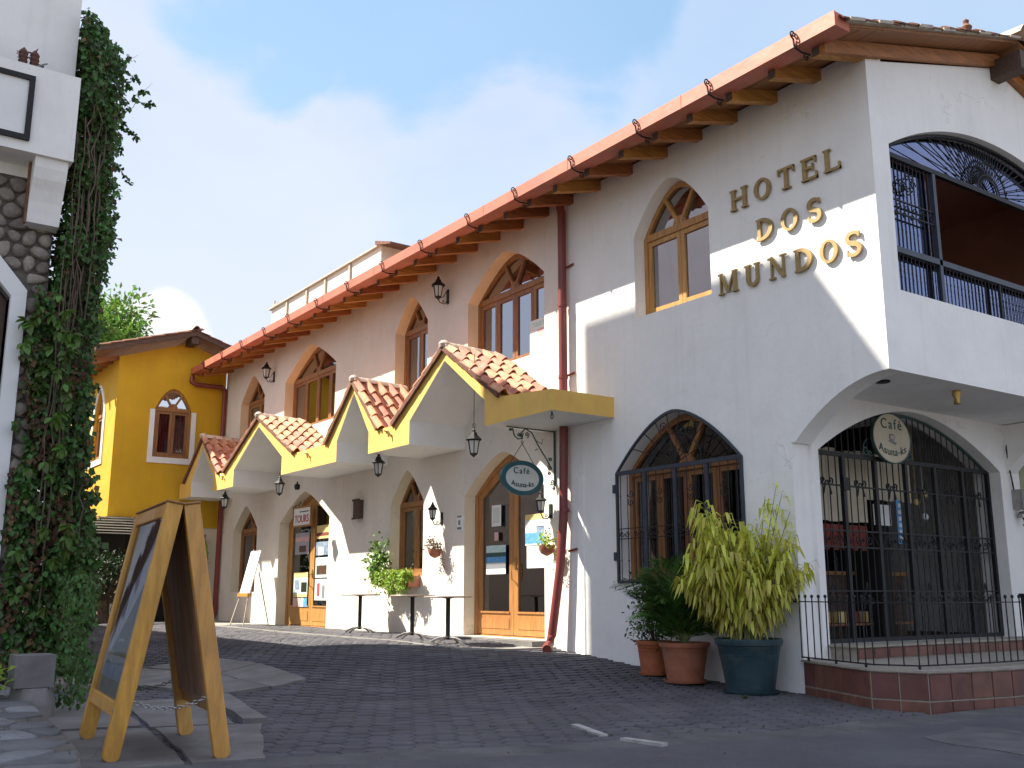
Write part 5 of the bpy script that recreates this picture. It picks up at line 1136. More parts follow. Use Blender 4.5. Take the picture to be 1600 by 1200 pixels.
text_mesh('TOURS', .25, 'ink_red', Pt, -14.38, 2.80, -.006, TS); m = MB(); m.tube([(-14.6, .09, 3.1), (-14.5, .09, 3.22)], .006, 4); m.tube([(-14.2, .09, 3.1), (-14.3, .09, 3.24)], .006, 4)
m.box((-14.5, .072, 2.96), (-14.0, .0795, 2.98)); m.build('cord', 'iron', TS)
# ================================================================== YELLOW HOUSE
Y = thing('yellow_house', 'yellow plastered house with an overhanging upper floor and arched windows', 'house', (-22, -1.5, 0))
XY = XL - .05; YY = -2.95
wf = arch(-1.93, -.93, 4.72, 6.05, .58, 2.0); mb = MB()
wall(mb, [(YY, 3.08), (-.0, 3.08), (-.0, 7.55), (-1.12, 7.98), (YY, 7.36)], [wf], PX(XY), .25); mb.build('wall', 'plaster_yellow', Y)
wsd = arch(-22.25, -21.15, 4.72, 6.0, .72, 1.7); mb = MB(); wall(mb, [(-27, 3.08), (XY - .25, 3.08), (XY - .25, 7.36), (-27, 7.36)], [wsd], PY(YY), .25); mb.build('wall', 'plaster_yellow', Y)
mb = MB(); mb.box((-27, YY + .25, 3.08), (XY - .26, 0, 3.2)); mb.box((-27.2, YY, 3.08), (-27, 4, 7.4)); mb.box((-27, 3.8, 0), (XY, 4, 7.4)); mb.build('floor_slab', 'paint_white', Y)
mb = MB(); mb.box((-21.6, -1.6, 0), (-21.4, 3.8, 3.08)); mb.box((-26, -2.0, .2), (-21.6, -1.8, 3.08)); mb.build('lower_wall', 'room_grey', Y)
mb = MB(); lw = arch(-.74, -.24, .3, 2.35, .5, 1.8); wall(mb, [(-1.05, -.1), (-.0, -.1), (-.0, 3.08), (-1.05, 3.08)], [lw], PX(XY - .02), .2); mb.build('lower_wall', 'plaster_reveal', Y)
mb = MB(); mb.box((XY - .02, -.95, 2.86), (XY + .0, -.0, 3.08)); mb.build('band', 'plaster_yellow', Y)
# white surrounds: a square border the arch stands in
mb = MB(); o_ = [(-2.06, 4.56), (-.80, 4.56), (-.80, 6.02), (-2.06, 6.02)]
for a in ([(-2.06, 4.56), (-.80, 4.56), (-.80, 4.72), (-2.06, 4.72)], [(-2.06, 4.722), (-1.93, 4.722), (-1.93, 6.02), (-2.06, 6.02)], [(-.93, 4.722), (-.80, 4.722), (-.80, 6.02), (-.93, 6.02)]): mb.ext(a, PX(XY), -.03, 0)
mb.build('window_surround', 'paint_white', Y)
mb = MB(); mb.ring(arch(-22.42, -20.98, 4.56, 6.0, .86, 1.7), arch(-22.25, -21.15, 4.72, 6.0, .72, 1.7), PY(YY), -.03, 0); mb.build('window_surround', 'paint_white', Y)
arch_window(-1.93, -.93, 4.72, 6.05, .58, 2.0, 2, PX(XY), .05, 'wood_window', b=.07, parent=Y, fan=3, curtain=('curtain_red', [0, 1]), pane='glass_clear')
arch_window(-22.25, -21.15, 4.72, 6.0, .72, 1.7, 2, PY(YY), .08, 'wood_door', b=.07, parent=Y, fan=3, curtain=('curtain_red', [0]))
yr = -1.12
for (y0, z0, y1, z1) in ((-3.72, 7.36, yr, 8.16), (yr, 8.16, .45, 7.66)):
    m = MB(); m.ext([(y0, z0), (y1, z1), (y1, z1 + .05), (y0, z0 + .05)], PX(XY + .55), 0, 8); m.build('roof', 'wood_soffit', Y)
    m = MB(); m.ext([(y0, z0 - .08), (y1, z1 - .08), (y1, z1 + .055), (y0, z0 + .055)], PX(XY + .60), 0, .045); m.build('bargeboard', 'wood_dark', Y)
    tvs, tfs = barrel(.25, .40, .06, n=5); m = MB(); L_ = math.hypot(y1 - y0, z1 - z0); uy, uz = (y1 - y0) / L_, (z1 - z0) / L_; rows = int(L_ / .36) + 1
    for r_ in range(rows):
        for c in range(32):
            lo = r_ * .36; sgn = 1
            m.add([(XY + .52 - c * .245 + a, y0 + uy * (lo + (b if z1 > z0 else b)) , z0 + uz * (lo + b) + .07 + c_ + (.4 - b) * .05 * (1 if z1 > z0 else 0) + (b * .05 if z1 < z0 else 0)) for a, b, c_ in tvs], tfs, 0, random.random())
    tag(m.build('roof_tiles', 'tile_old', Y, attr=True), kind='stuff')
for k in range(7): m = MB(); x = XY - .1 - k * .6; m.ext([(-3.68, 7.20), (-2.96, 7.36 + .05), (-2.96, 7.27 + .02), (-3.68, 7.06)], PX(x), 0, .10); m.build('rafter', 'wood_rafter', Y)
m = MB(); m.box((XY - .02, yr - .10, 7.86), (XY + .54, yr + .10, 8.08)); m.build('ridge_beam', 'wood_dark', Y)
m = MB(); m.add(*barrel(.28, .42, .12, t=.02, pan=False, n=8)); rcp = m.build('ridge_cap', 'tile_ridge', Y, loc=(0, 0, 0)); rcp.location = Vector((XY + .62, yr, 8.26)) - Y.location; rcp.rotation_euler = (0, 0, math.pi / 2)
for k in range(1, 12): inst(rcp, Y, Vector((XY + .62 - k * .38, yr, 8.26)) - Y.location)
AW = thing('slatted_awning', 'pale slatted awning under the corner of the yellow house', 'awning', (-19.5, -3.2, 2.8))
for k in range(7):
    m = MB(); x = XY + .05 + k * .14; z = 3.04 - k * .075; m.box((x, -4.4, z - .012), (x + .125, -2.3, z + .012)); m.build('slat', 'awning_slat', AW)
m = MB(); m.box((XY + .1, -2.34, 2.50), (XY + 1.0, -2.30, 2.56)); m.bar((XY + .02, -2.32, 3.06), (XY + 1.04, -2.32, 2.53), .03, .04); m.build('frame', 'wood_grey', AW)
# ================================================================== STONE HOUSE at the left
XH, YH = -6.45, -7.06
SH = thing('stone_house', 'tall white plastered house with rubble stone walls, balcony box and pointed doorway', 'house', (-8.5, -9, 0))
m = MB(); m.box((-10.6, -15.5, 6.6), (XH, YH, 15.65)); m.box((-10.4, -24, -.2), (-6.6, -15.51, 15.5)); m.box((-10.0, -22, 15.66), (-6.55, -12.2, 21)); m.build('upper_wall_and_shade_block', 'plaster_white', SH)  # rear wing and rooftop block added out of view to shade the street
m = MB(); dr = [(-9.0, .0), (-7.585, .0), (-7.585, 4.92), (-8.29, 5.72), (-9.0, 4.92)]
wall(m, [(-15.5, -.2), (-7.14, -.2), (-7.14, 6.6), (-15.5, 6.6)], [dr], PX(XH - .03), .35); m.box((-10.6, -15.5, -.2), (-10.3, -7.14, 6.6)); m.box((-10.3, -7.45, -.2), (XH - .39, -7.14, 6.6)); m.build('lower_wall', 'mortar', SH)
m = MB(); m.box((-9.4, -9.4, -.1), (-7.3, -7.5, 6.2)); m.build('inner_wall', 'room_dark', SH)
m = MB(); o_ = [(-9.18, -.0), (-7.40, -.0), (-7.40, 5.02), (-8.29, 6.04), (-9.18, 5.02)]
m.ext([o_[1], o_[2], dr[2], dr[1]], PX(XH + .08), 0, .30); m.ext([o_[2], o_[3], dr[3], dr[2]], PX(XH + .081), 0, .30); m.ext([o_[3], o_[4], dr[4], dr[3]], PX(XH + .08), 0, .30); m.ext([o_[4], o_[0], dr[0], dr[4]], PX(XH + .081), 0, .30)
m.build('door_surround', 'paint_white', SH)
m = MB(); m.ring([(-8.98, .05), (-7.60, .05), (-7.60, 4.9), (-8.29, 5.66), (-8.98, 4.9)], [(-8.88, .15), (-7.70, .15), (-7.70, 4.86), (-8.29, 5.5), (-8.88, 4.86)], PX(XH - .18), 0, .06); m.box((XH - .24, -8.32, .15), (XH - .18, -8.26, 5.5)); dd = m.build('door', 'wood_dark', SH)
m = MB(); m.ext([(-8.9, .12), (-7.68, .12), (-7.68, 4.88), (-8.29, 5.55), (-8.9, 4.88)], PX(XH - .20), 0, .01); m.build('pane', 'glass', dd)
# balcony box, corbel and sign frame
m = MB(); m.box((XH + .001, -9.8, 6.76), (-5.92, -7.07, 7.98)); m.box((XH + .001, -9.8, 7.98), (-5.92, -9.6, 8.0)); m.build('balcony_box', 'plaster_white', SH)
m = MB(); cb = [(XH, 6.757), (-5.98, 6.757), (-5.995, 6.62), (-6.04, 6.48), (-6.11, 6.35), (-6.17, 6.2), (-6.21, 6.05), (-6.235, 5.92), (XH, 5.90)]
m.ext(cb, lambda u, d, z: (u, d, z), -7.52, -7.115); m.build('corbel', 'plaster_white', SH)
m = MB(); m.box((-6.3, -7.55, 5.9), (-6.22, -7.525, 6.75)); m.build('corbel_edge', 'tile_edge', SH)
FS = thing('framed_panel', 'blank white panel in a black frame on the balcony box of the stone house', 'panel', (-5.9, -7.8, 7.35))
m = MB(); m.box((-5.918, -9.0, 6.92), (-5.90, -7.66, 7.78)); m.build('face', 'paint_white', FS)
m = MB(); m.ring([(-9.02, 6.90), (-7.63, 6.90), (-7.63, 7.81), (-9.02, 7.81)], [(-8.95, 6.97), (-7.70, 6.97), (-7.70, 7.74), (-8.95, 7.74)], PX(-5.87), 0, .046); m.build('frame', 'iron', FS)
# rubble stones of the facade
def stones(u0, u1, z0, z1, P, parent, cell=.24, skip=None, h=.07, mname='stone', nm='stone'):
    nu, nz = max(1, round((u1 - u0) / cell)), max(1, round((z1 - z0) / (cell * .85)))
    seeds = [(u0 + (i + .5 + random.uniform(-.36, .36) + (.25 if j % 2 else -.25)) * (u1 - u0) / nu, z0 + (j + .5 + random.uniform(-.34, .34)) * (z1 - z0) / nz) for i in range(nu) for j in range(nz)]
    for s_, poly in voronoi([(u0, z0), (u1, z0), (u1, z1), (u0, z1)], seeds, .011):
        if skip and skip(s_): continue
        mm = MB(); cobble(mm, poly, P, h * random.uniform(.75, 1.3)); mm.build(nm, mname, parent, smooth=True, sharp=60)
stones(-8.3, -7.15, 3.0, 6.57, PX(XH - .03), SH, .21, skip=lambda s_: (s_[0] < -7.44 and s_[1] < 5.15 + max(0, (-7.44 - s_[0]) * 1.15)) or s_[0] < -8.25)
stones(-7.40, -7.15, 0.0, 3.0, PX(XH - .03), SH, .22)
# lower row house beyond it (its roof line shades the courtyard)
RH = thing('row_house', 'long low cream house standing in a row behind the stone house', 'house', (-20, -10, 0))
m = MB(); m.box((-46, -14, -.2), (-10.62, -7.35, 6.2)); m.build('wall', 'plaster_cream', RH)
m = MB(); m.box((-46.2, -14.2, 6.2), (-10.62, -7.2, 6.42)); m.build('roof', 'tile_edge', RH)
# planter edge: soil, cacti, tile
m = MB(); m.box((-6.44, -8.6, 7.96), (-5.96, -7.14, 7.995)); tag(m.build('planter_soil', 'soil'), 'dark soil along the top of the balcony box', 'soil')
for k, (y, lab) in enumerate(((-7.78, 'left reddish knobbly cactus on the balcony box'), (-7.64, 'right reddish knobbly cactus on the balcony box'))):
    m = MB(); pr = [(.03, 0)] + [(.05 + .012 * (q % 2), .03 + q * .03) for q in range(9)] + [(.0, .33)]; m.lathe(pr, (-6.1, y, 7.97), 9)
    for q in range(14): a = random.uniform(0, 6.28); z = random.uniform(.05, .3); m.tube([(-6.1, y, 7.97 + z), (-6.1 + .085 * math.cos(a), y + .085 * math.sin(a), 7.99 + z)], [.012, .004], 4)
    tag(m.build('cactus', 'cactus', None, smooth=True), lab, 'cactus', 'cacti on the balcony')
m = MB(); m.add(*barrel(.22, .30, .05, pan=False)); t = m.build('loose_roof_tile', 'concrete', None, loc=(-6.08, -7.50, 8.08)); t.rotation_euler = (R(-38), R(10), R(185)); tag(t, 'loose grey roof tile leaning on the balcony box', 'roof tile')
# ---- leaf and plant makers
def leaf(m, p, d, nrm, l, w_, fold=.25, r=None, bend=0.0):
    d = Vector(d).normalized(); n_ = Vector(nrm); s_ = d.cross(n_)
    if s_.length < .01: s_ = d.cross(Vector((1, 0, .3)))
    s_.normalize(); n_ = s_.cross(d).normalized(); p = Vector(p); r = random.random() if r is None else r
    mid = p + d * l * .45 + n_ * l * bend * .4
    m.add([p, mid + s_ * w_ / 2 + n_ * w_ * fold, p + d * l + n_ * l * -bend * .2, mid - s_ * w_ / 2 + n_ * w_ * fold, mid], [(0, 1, 4), (1, 2, 4), (2, 3, 4), (3, 0, 4)], 0, r)
def rv(s_=1.0): return Vector((random.gauss(0, s_), random.gauss(0, s_), random.gauss(0, s_)))
# ---- ivy on the corner of the stone house
IV = thing('hanging_ivy', 'tall mass of hanging ivy and dry vines on the corner of the stone house', 'ivy', (-6.6, -7.0, 0))
IVT = [(9.22, -7.0, -6.93), (9.12, -7.0, -6.86), (8.86, -7.02, -6.70), (8.52, -7.02, -6.50), (8.04, -7.0, -6.50), (7.55, -7.0, -6.50), (7.06, -7.0, -6.52), (6.58, -7.02, -6.47), (6.10, -7.04, -6.45), (5.63, -7.07, -6.48),
       (5.17, -7.10, -6.52), (4.69, -7.12, -6.56), (4.24, -7.2, -6.56), (3.82, -7.25, -6.56), (3.39, -7.25, -6.54), (2.96, -7.25, -6.48), (2.54, -7.31, -6.42), (2.13, -7.33, -6.36), (1.72, -7.34, -6.30), (1.32, -7.34, -6.26), (.92, -7.31, -6.27), (.53, -7.27, -6.28), (.12, -6.95, -6.35), (-.1, -6.7, -6.5)]
def ivb(z):
    for i in range(len(IVT) - 1):
        if IVT[i][0] >= z >= IVT[i + 1][0]:
            t = (IVT[i][0] - z) / (IVT[i][0] - IVT[i + 1][0]); return tuple(IVT[i][k] * (1 - t) + IVT[i + 1][k] * t for k in (1, 2))
    return (IVT[-1][1], IVT[-1][2])
m = MB(); dead = MB(); sun_ = []
for k in range(2600):
    z = random.uniform(.1, 5.1); y = -7.42 + random.random() ** .7 * .35 + .05 * noise.noise(Vector((z * 3, 0, 2)))
    if noise.noise(Vector((y * 6, z * 2.2, 30))) < .02: continue
    s_ = random.uniform(.05, .10); leaf(dead if random.random() < .35 else m, (XH + .10 + random.uniform(0, .16), y, z), Vector((.3, random.uniform(-.7, .7), -1)), Vector((1, .3, .4)) + rv(.5), s_, s_ * .85, .18)
for k in range(27000):
    z = random.uniform(.0, 9.2); a, b = ivb(z)
    rag = .05 + .07 * noise.noise(Vector((z * 2.3, 3, 1))) + .07 * noise.noise(Vector((z * 7, 1, 5)))
    f = random.random() ** .85; y = a + (b + rag - a) * f
    xf = -6.42 if z < 5.0 and y < -7.06 else -6.50
    depth = random.random(); x = (-6.36 + .12 * random.random() if y < -7.10 else -6.15 - 1.1 * depth - .15 * f) + .10 * noise.noise(Vector((y * 4, z * 2.2, 0)))
    if y > -7.06: x = -6.18 - 1.3 * depth ** 1.3 + .25 * noise.noise(Vector((y * 3, z * 1.5, 8)))
    elif x > -6.3 and z > 6.7: x = -6.42
    if z > 6.7 and y < -7.05: continue
    cl_n = noise.noise(Vector((y * 5.5, z * 2.6, x * 3)))
    if cl_n < -.22 and random.random() < .6: continue
    s_ = random.uniform(.055, .105) * (1.15 if z < 4 else 1.0)
    nrm = Vector((1.0, .45, .35)) + rv(.6); d = Vector((random.uniform(-.5, .7), random.uniform(-.7, .7), -1.0)) + rv(.25)
    brown = noise.noise(Vector((y * 3.2, z * 1.3, 20))) > (.12 if z < 4.2 else .42) and y < -6.62
    (dead if (brown and random.random() < .8) or random.random() < .05 else m).add([], [])
    leaf(dead if (brown and random.random() < .7) or random.random() < .04 else m, (x, y, z), d, nrm, s_, s_ * .85, .18)
tag(m.build('foliage', 'leaf_ivy', IV, attr=True), kind='stuff'); tag(dead.build('dry_leaves', 'leaf_dead', IV, attr=True), kind='stuff')
# trailing ends and the sprigs that stick out against the sky
m = MB(); tw = MB()
def sprig(p, q, n, s_, droop=.1, mm=None, nl=2, ww=.75):
    p, q = Vector(p), Vector(q); pts = []
    for k in range(8): t = k / 7; pts.append(p.lerp(q, t) + Vector((0, 0, droop * math.sin(t * math.pi))) + rv(.008))
    tw.tube(pts, [.007 - .005 * k / 7 for k in range(8)], 4)
    for k in range(n):
        t = random.uniform(.12, 1.0); i = min(6, int(t * 7)); c = pts[i].lerp(pts[i + 1], t * 7 - i)
        for _ in range(nl): leaf(m, c + rv(.012), Vector((random.uniform(-.3, .6), random.uniform(-.8, .8), random.uniform(-1.1, .1))) + rv(.3), Vector((1, -.3, .6)) + rv(.5), s_ * random.uniform(.7, 1.2), s_ * ww, .15)
X_ = -6.8
for (y0, z0, y1, z1, n, s_) in ((-6.6, 8.4, -6.16, 9.02, 9, .09), (-6.45, 8.5, -6.28, 8.95, 8, .08), (-6.6, 7.55, -5.92, 8.64, 10, .10), (-6.3, 8.0, -5.93, 8.30, 6, .10), (-6.6, 7.7, -6.02, 7.66, 40, .07), (-6.55, 7.3, -6.12, 6.95, 22, .07), (-6.6, 8.8, -6.30, 8.72, 12, .09), (-6.6, 8.6, -6.25, 8.45, 26, .085), (-6.6, 8.3, -6.22, 8.1, 30, .08), (-6.6, 8.0, -6.3, 7.85, 30, .08), (-6.6, 8.5, -6.12, 8.62, 18, .09), (-6.6, 7.9, -6.28, 7.4, 30, .08), (-6.6, 7.0, -6.25, 6.7, 24, .07), (-6.6, 6.5, -6.30, 6.1, 24, .06), (-6.6, 8.9, -6.42, 9.02, 20, .09),
                            (-6.6, 6.9, -6.33, 6.5, 14, .06), (-6.6, 6.4, -6.30, 5.75, 20, .06), (-6.6, 6.1, -6.35, 5.35, 20, .06), (-6.6, 7.2, -6.40, 6.3, 24, .07), (-6.6, 5.5, -6.27, 4.75, 26, .06), (-6.6, 5.3, -6.38, 4.5, 24, .06), (-6.65, 5.0, -6.45, 4.2, 24, .06),
                            (-6.6, 4.0, -6.40, 3.3, 20, .06), (-6.6, 3.2, -6.38, 2.6, 20, .06), (-6.5, 2.4, -6.2, 1.7, 20, .07), (-6.9, 9.2, -6.80, 9.55, 12, .09), (-7.0, 9.1, -6.95, 9.42, 8, .09)):
    sprig((X_ + random.uniform(-.1, .2), y0, z0), (X_ + random.uniform(-.1, .2), y1, z1), n, s_)
for k in range(46):       # hanging strands on the open side
    z = random.uniform(1.0, 8.6); a, b = ivb(z); x = -6.35 - random.random() * .9; y = b - .02 + random.uniform(-.10, .03); l = random.uniform(.3, .9)
    sprig((x, y, z), (x + random.uniform(-.08, .08), y + random.uniform(-.02, .09), z - l), int(l * 32), .055, 0)
tag(m.build('sprigs', 'leaf_ivy', IV, attr=True), kind='stuff')
for k in range(44):       # bare dry stems
    z = random.uniform(2.5, 8.6); a, b = ivb(z); y = random.uniform(a * .55 + b * .45, b - .05) if random.random() < .4 else random.uniform(a + .02, a + .25); l = random.uniform(1.2, 3.6)
    if y < -7.06 and z > 5: y = -7.03
    x = -6.14 + random.uniform(-.15, .03) if y > -7.06 else -6.33; pts = []
    for q in range(9): pts.append((x + .04 * noise.noise(Vector((z + q * .7, k, 0))), y + .10 * noise.noise(Vector((k, z + q * .6, 4))), max(.05, z - l * q / 8)))
    tw.tube(pts, [random.uniform(.006, .013)] * 9, 4)
tag(tw.build('stems', 'stem_brown', IV), kind='stuff')
# bigger leaves one by one
def big_leaf(nm, mname, parent, s_=.2):
    mm = MB(); vs = [(0, 0, 0)]; L_ = [(.34, .25), (.45, .50), (.30, .78), (0, 1.0), (-.30, .78), (-.45, .50), (-.34, .25)]
    for x, y in L_: vs.append((x * s_, y * s_, -.10 * s_ * (y * 1.6) ** 2 + .20 * s_ * abs(x)))
    vs.append((0, s_ * .5, -.03 * s_)); mm.add(vs, [(0, 1, 8), (1, 2, 8), (2, 3, 8), (3, 4, 8), (4, 5, 8), (5, 6, 8), (6, 7, 8), (7, 0, 8)])
    return mm.build(nm, mname, parent, loc=(0, 0, 0), smooth=True, sharp=80)
BL = None
for k in range(58):       # five-fingered sprays of drooping leaves
    if k < 14: z = random.uniform(4.2, 5.05); y = -7.30 + random.uniform(-.12, .38)
    else: z = random.uniform(.6, 4.6); a, b = ivb(z); y = random.uniform(a + .05, b - .25)
    x = -6.22 + random.uniform(-.06, .10) if y < -7.06 else -6.06 + random.uniform(-.05, .08); f0 = random.uniform(.75, 1.2); az = random.uniform(-.9, .9)
    for j in range(5):
        if BL is None: BL = big_leaf('leaf', 'leaf_ivy_piece', IV, .17); o = BL
        else: o = inst(BL, IV)
        a_ = az + (j - 2) * .62; f = f0 * (1.0 - .14 * abs(j - 2)) * random.uniform(.85, 1.1)
        o.location = Vector((x + random.uniform(0, .03), y, z)) - IV.location; q = Vector((random.uniform(.1, .6), math.sin(a_), -math.cos(a_) * random.uniform(.6, 1.1))).normalized(); o.rotation_euler = q.to_track_quat('Y', 'Z').to_euler()
        o.rotation_euler.rotate_axis('Y', random.uniform(-.8, .8)); o.scale = (f * .62, f, f)
# pale block and boulder under the ivy, leafy weed beside it
PB_ = thing('garden_pillar', 'pale square block set on a rough boulder below the ivy', 'pillar', (-2.45, -7.62, 0))
m = MB(); m.box((-2.62, -7.80, .28), (-2.28, -7.47, .56)); m.build('block', 'concrete', PB_)
m = MB(); rr = [(-2.45 + .27 * math.cos(t) * (1 + .18 * math.sin(3 * t + 1)), -7.63 + .22 * math.sin(t) * (1 + .12 * math.cos(2 * t))) for t in [q * math.pi / 7 for q in range(14)]]
vs = [(x, y, -.05) for x, y in rr] + [(x + random.uniform(-.02, .02), y + random.uniform(-.02, .02), .12 + random.uniform(-.03, .03)) for x, y in rr] + [(-2.45 + (x + 2.45) * .8, -7.63 + (y + 7.63) * .8, .275) for x, y in rr]
n = 14; m.add(vs, [(r_ * n + i, r_ * n + (i + 1) % n, (r_ + 1) * n + (i + 1) % n, (r_ + 1) * n + i) for r_ in range(2) for i in range(n)] + [tuple(range(2 * n, 3 * n))]); m.build('boulder', 'concrete', PB_, smooth=True, sharp=70)
m = MB()
for k in range(70):
    a = random.uniform(0, 6.28); c = Vector((-2.5 + random.uniform(-.25, .35), -8.0 + random.uniform(-.16, .12), .2 + random.uniform(0, .25)))
    leaf(m, c, Vector((math.cos(a), math.sin(a), random.uniform(-.1, .9))), Vector((0, 0, 1)) + rv(.3), random.uniform(.09, .16), .07, .2, bend=.1)
tag(m.build('leafy_weed', 'leaf_lime', attr=True), 'bright broad leaved weed growing at the left edge by the block', 'plant')
m = MB()       # ivy skirt hanging by the pillar
for k in range(1500):
    t = random.random(); z = .05 + 1.25 * random.random(); y = -7.35 + .30 * random.random() - .1 * (1 - z) * 0; x = -3.4 + random.random() * .9
    if noise.noise(Vector((x * 4, y * 5, z * 4))) < -.1: continue
    s_ = random.uniform(.03, .06); leaf(m, (x, y + .04 * math.sin(z * 6), z), Vector((random.uniform(-.4, .6), random.uniform(-.5, .5), -1)), Vector((1, .3, .3)) + rv(.5), s_, s_ * .8, .2)
tag(m.build('foliage', 'leaf_ivy', thing('ivy_skirt', 'low curtain of small dark ivy hanging behind the pale block', 'ivy', (-3, -7.3, 0)), attr=True), kind='stuff')
# ---- trees and greenery far left
def tree(name, label, x, y, z0, h, r, seed, mname, n=5200, ls=.17, cat='tree', rz=None, parts=True):
    random.seed(seed); T_ = thing(name, label, cat, (x, y, z0)); tk = MB(); rz = rz or r * .8
    tk.tube([(x, y, z0), (x + .1, y, z0 + h * .35), (x - .1, y + .1, z0 + h * .7)], [.22, .16, .1], 8); lf = MB(); cs_ = []
    for k in range(22):
        a = random.uniform(0, 6.28); e = random.uniform(-.5, 1.0); q = random.uniform(.45, 1)
        c = Vector((x + r * q * math.cos(a) * math.cos(e), y + r * q * math.sin(a) * math.cos(e), z0 + h * .72 + rz * q * math.sin(e))); cs_.append((c, random.uniform(.28, .5) * r))
        tk.tube([(x, y, z0 + h * .45), ((x + c.x) / 2, (y + c.y) / 2, (z0 + h * .5 + c.z) / 2), tuple(c)], [.09, .05, .02], 5)
    for k in range(n):
        c, rr = random.choice(cs_); v = rv(1).normalized() * rr * random.random() ** .4; s_ = ls * random.uniform(.6, 1.3)
        leaf(lf, c + v, v.normalized() + rv(.6), Vector((0, 0, 1)) + rv(.5), s_, s_ * .5, .2)
    tk.build('trunk', 'stem_brown', T_, smooth=True); tag(lf.build('crown', mname, T_, attr=True), kind='stuff'); return T_
tree('leafy_tree', 'bright green leafy tree rising behind the yellow house', -31, -1.7, 0, 13.8, 2.5, 11, 'leaf_tree', 7000, .26)
tree('dark_shrub', 'dark shrub in the passage under the yellow house', -21.1, -2.6, 0, 1.9, 1.1, 5, 'leaf_dark', 3500, .10, 'shrub')
tree('dark_tree', 'dark leafy tree at the back of the passage', -26, -4.2, 0, 3.2, 1.9, 6, 'leaf_dark', 3500, .14)
random.seed(21)
m = MB(); pw = thing('trailing_plant', 'yellow green trailing plant hanging in the arch below the yellow house', 'plant', (XY + .12, -.5, 2.6))
for k in range(420):
    z = 1.45 + 1.25 * random.random(); a = .22 * math.sin((z - 1.2) * 2.0); leaf(m, (XY + .10 + random.uniform(0, .15), -.49 + random.uniform(-a, a), z), (random.uniform(-.2, .3), random.uniform(-.5, .5), -1), Vector((1, 0, .3)) + rv(.3), .12, .035, .2)
tag(m.build('foliage', 'leaf_lime', pw, attr=True), kind='stuff')
m = MB(); m.lathe([(.09, 0), (.13, .10), (.135, .12)], (XY + .15, -.49, 2.55), 12); m.tube([(XY + .15, -.49, 2.6), (XY + .15, -.49, 3.07)], .006, 4); m.build('basket', 'pot_terracotta', pw)
# ---- potted plants at the hotel wall
def pot(name, label, x, y, z, r0, r1, h, mname, bands=True, plant=None):
    t = thing(name, label, 'plant pot', (x, y, z)); m = MB()
    m.lathe([(r0 * .94, 0), (r0, .01), (r0 * .5 + r1 * .48, h * .5), (r1 * .93, h * .84), (r1 * .945, h * .85), (r1 * .95, h * .87), (r1 * 1.0, h * .885), (r1 * 1.02, h * .93), (r1 * 1.03, h * .99), (r1 * 1.0, h), (r1 * .90, h * .99), (r1 * .88, h * .90)], (x, y, z), 36); m.build('body', mname, t, smooth=True)
    m = MB(); m.lathe([(r0 * .9, 0), (r0 * 1.16, 0), (r0 * 1.22, .03), (r0 * 1.16, .032), (r0 * 1.12, .012)], (x, y, z + .001), 32); m.build('saucer', mname, t, smooth=True)
    m = MB(); m.lathe([(0, h * .93), (r1 * .885, h * .92)], (x, y, z), 24); m.build('soil', 'soil', t)
    if bands:
        m = MB()
        for zz in (.80, .70): rr = r0 * (1 - zz) + r1 * .95 * zz + .002; m.lathe([(rr - .01, h * zz - .012), (rr + .008, h * zz), (rr - .01, h * zz + .012)], (x, y, z), 36)
        m.build('band', mname, t, smooth=True)
    return t
PX_, PY_ = -.36, -.50
bp_ = pot('blue_plant_pot', 'large dark teal plastic plant pot with the yellow leaved plant', PX_, PY_, 0.0, .265, .375, .60, 'pot_blue')
m = MB()
for k in range(12):
    a = 2 * math.pi * k / 12; m.tube([(PX_ + .30 * math.cos(a + q), PY_ + .30 * math.sin(a + q), .30 + .05 * math.sin(q * 12)) for q in [j * .26 / 5 for j in range(6)]], .006, 4)
m.build('relief', 'pot_blue', bp_, smooth=True)
YP = thing('yellow_leaved_plant', 'tall bushy plant with drooping yellow green leaves in the teal pot', 'plant', (PX_, PY_, .55)); YP['group'] = 'potted plants at the corner'
m = MB(); st = MB(); random.seed(33)
up_ = Vector((0, 0, 1)); RT = Vector((math.sin(YAW), math.cos(YAW), 0)); FW = Vector((-math.cos(YAW), math.sin(YAW), 0))
tips = []
for k in range(74):
    a = random.uniform(0, 6.28); s0 = random.random() ** .6; base = Vector((PX_ + .2 * math.cos(a) * s0, PY_ + .2 * math.sin(a) * s0, .55))
    sx = random.uniform(-1, 1); hmax = 1.72 if sx < .25 else 1.50; hmax *= random.uniform(.45, 1.0) ; 
    if -.25 < sx < .3: hmax *= .84
    dv = RT * (sx * .66 - .07) + FW * random.uniform(-.38, .32); tip = base * 1 + dv + up_ * hmax * (1 - .18 * abs(sx))
    tips.append((base, tip))
for sx, hh in ((.36, 1.80), (.42, 1.70), (.22, 1.66), (.50, 1.48), (.10, 1.35)): b0 = Vector((PX_ + .1, PY_ - .03, .55)); tips.append((b0, b0 + RT * sx + FW * .02 + up_ * hh))
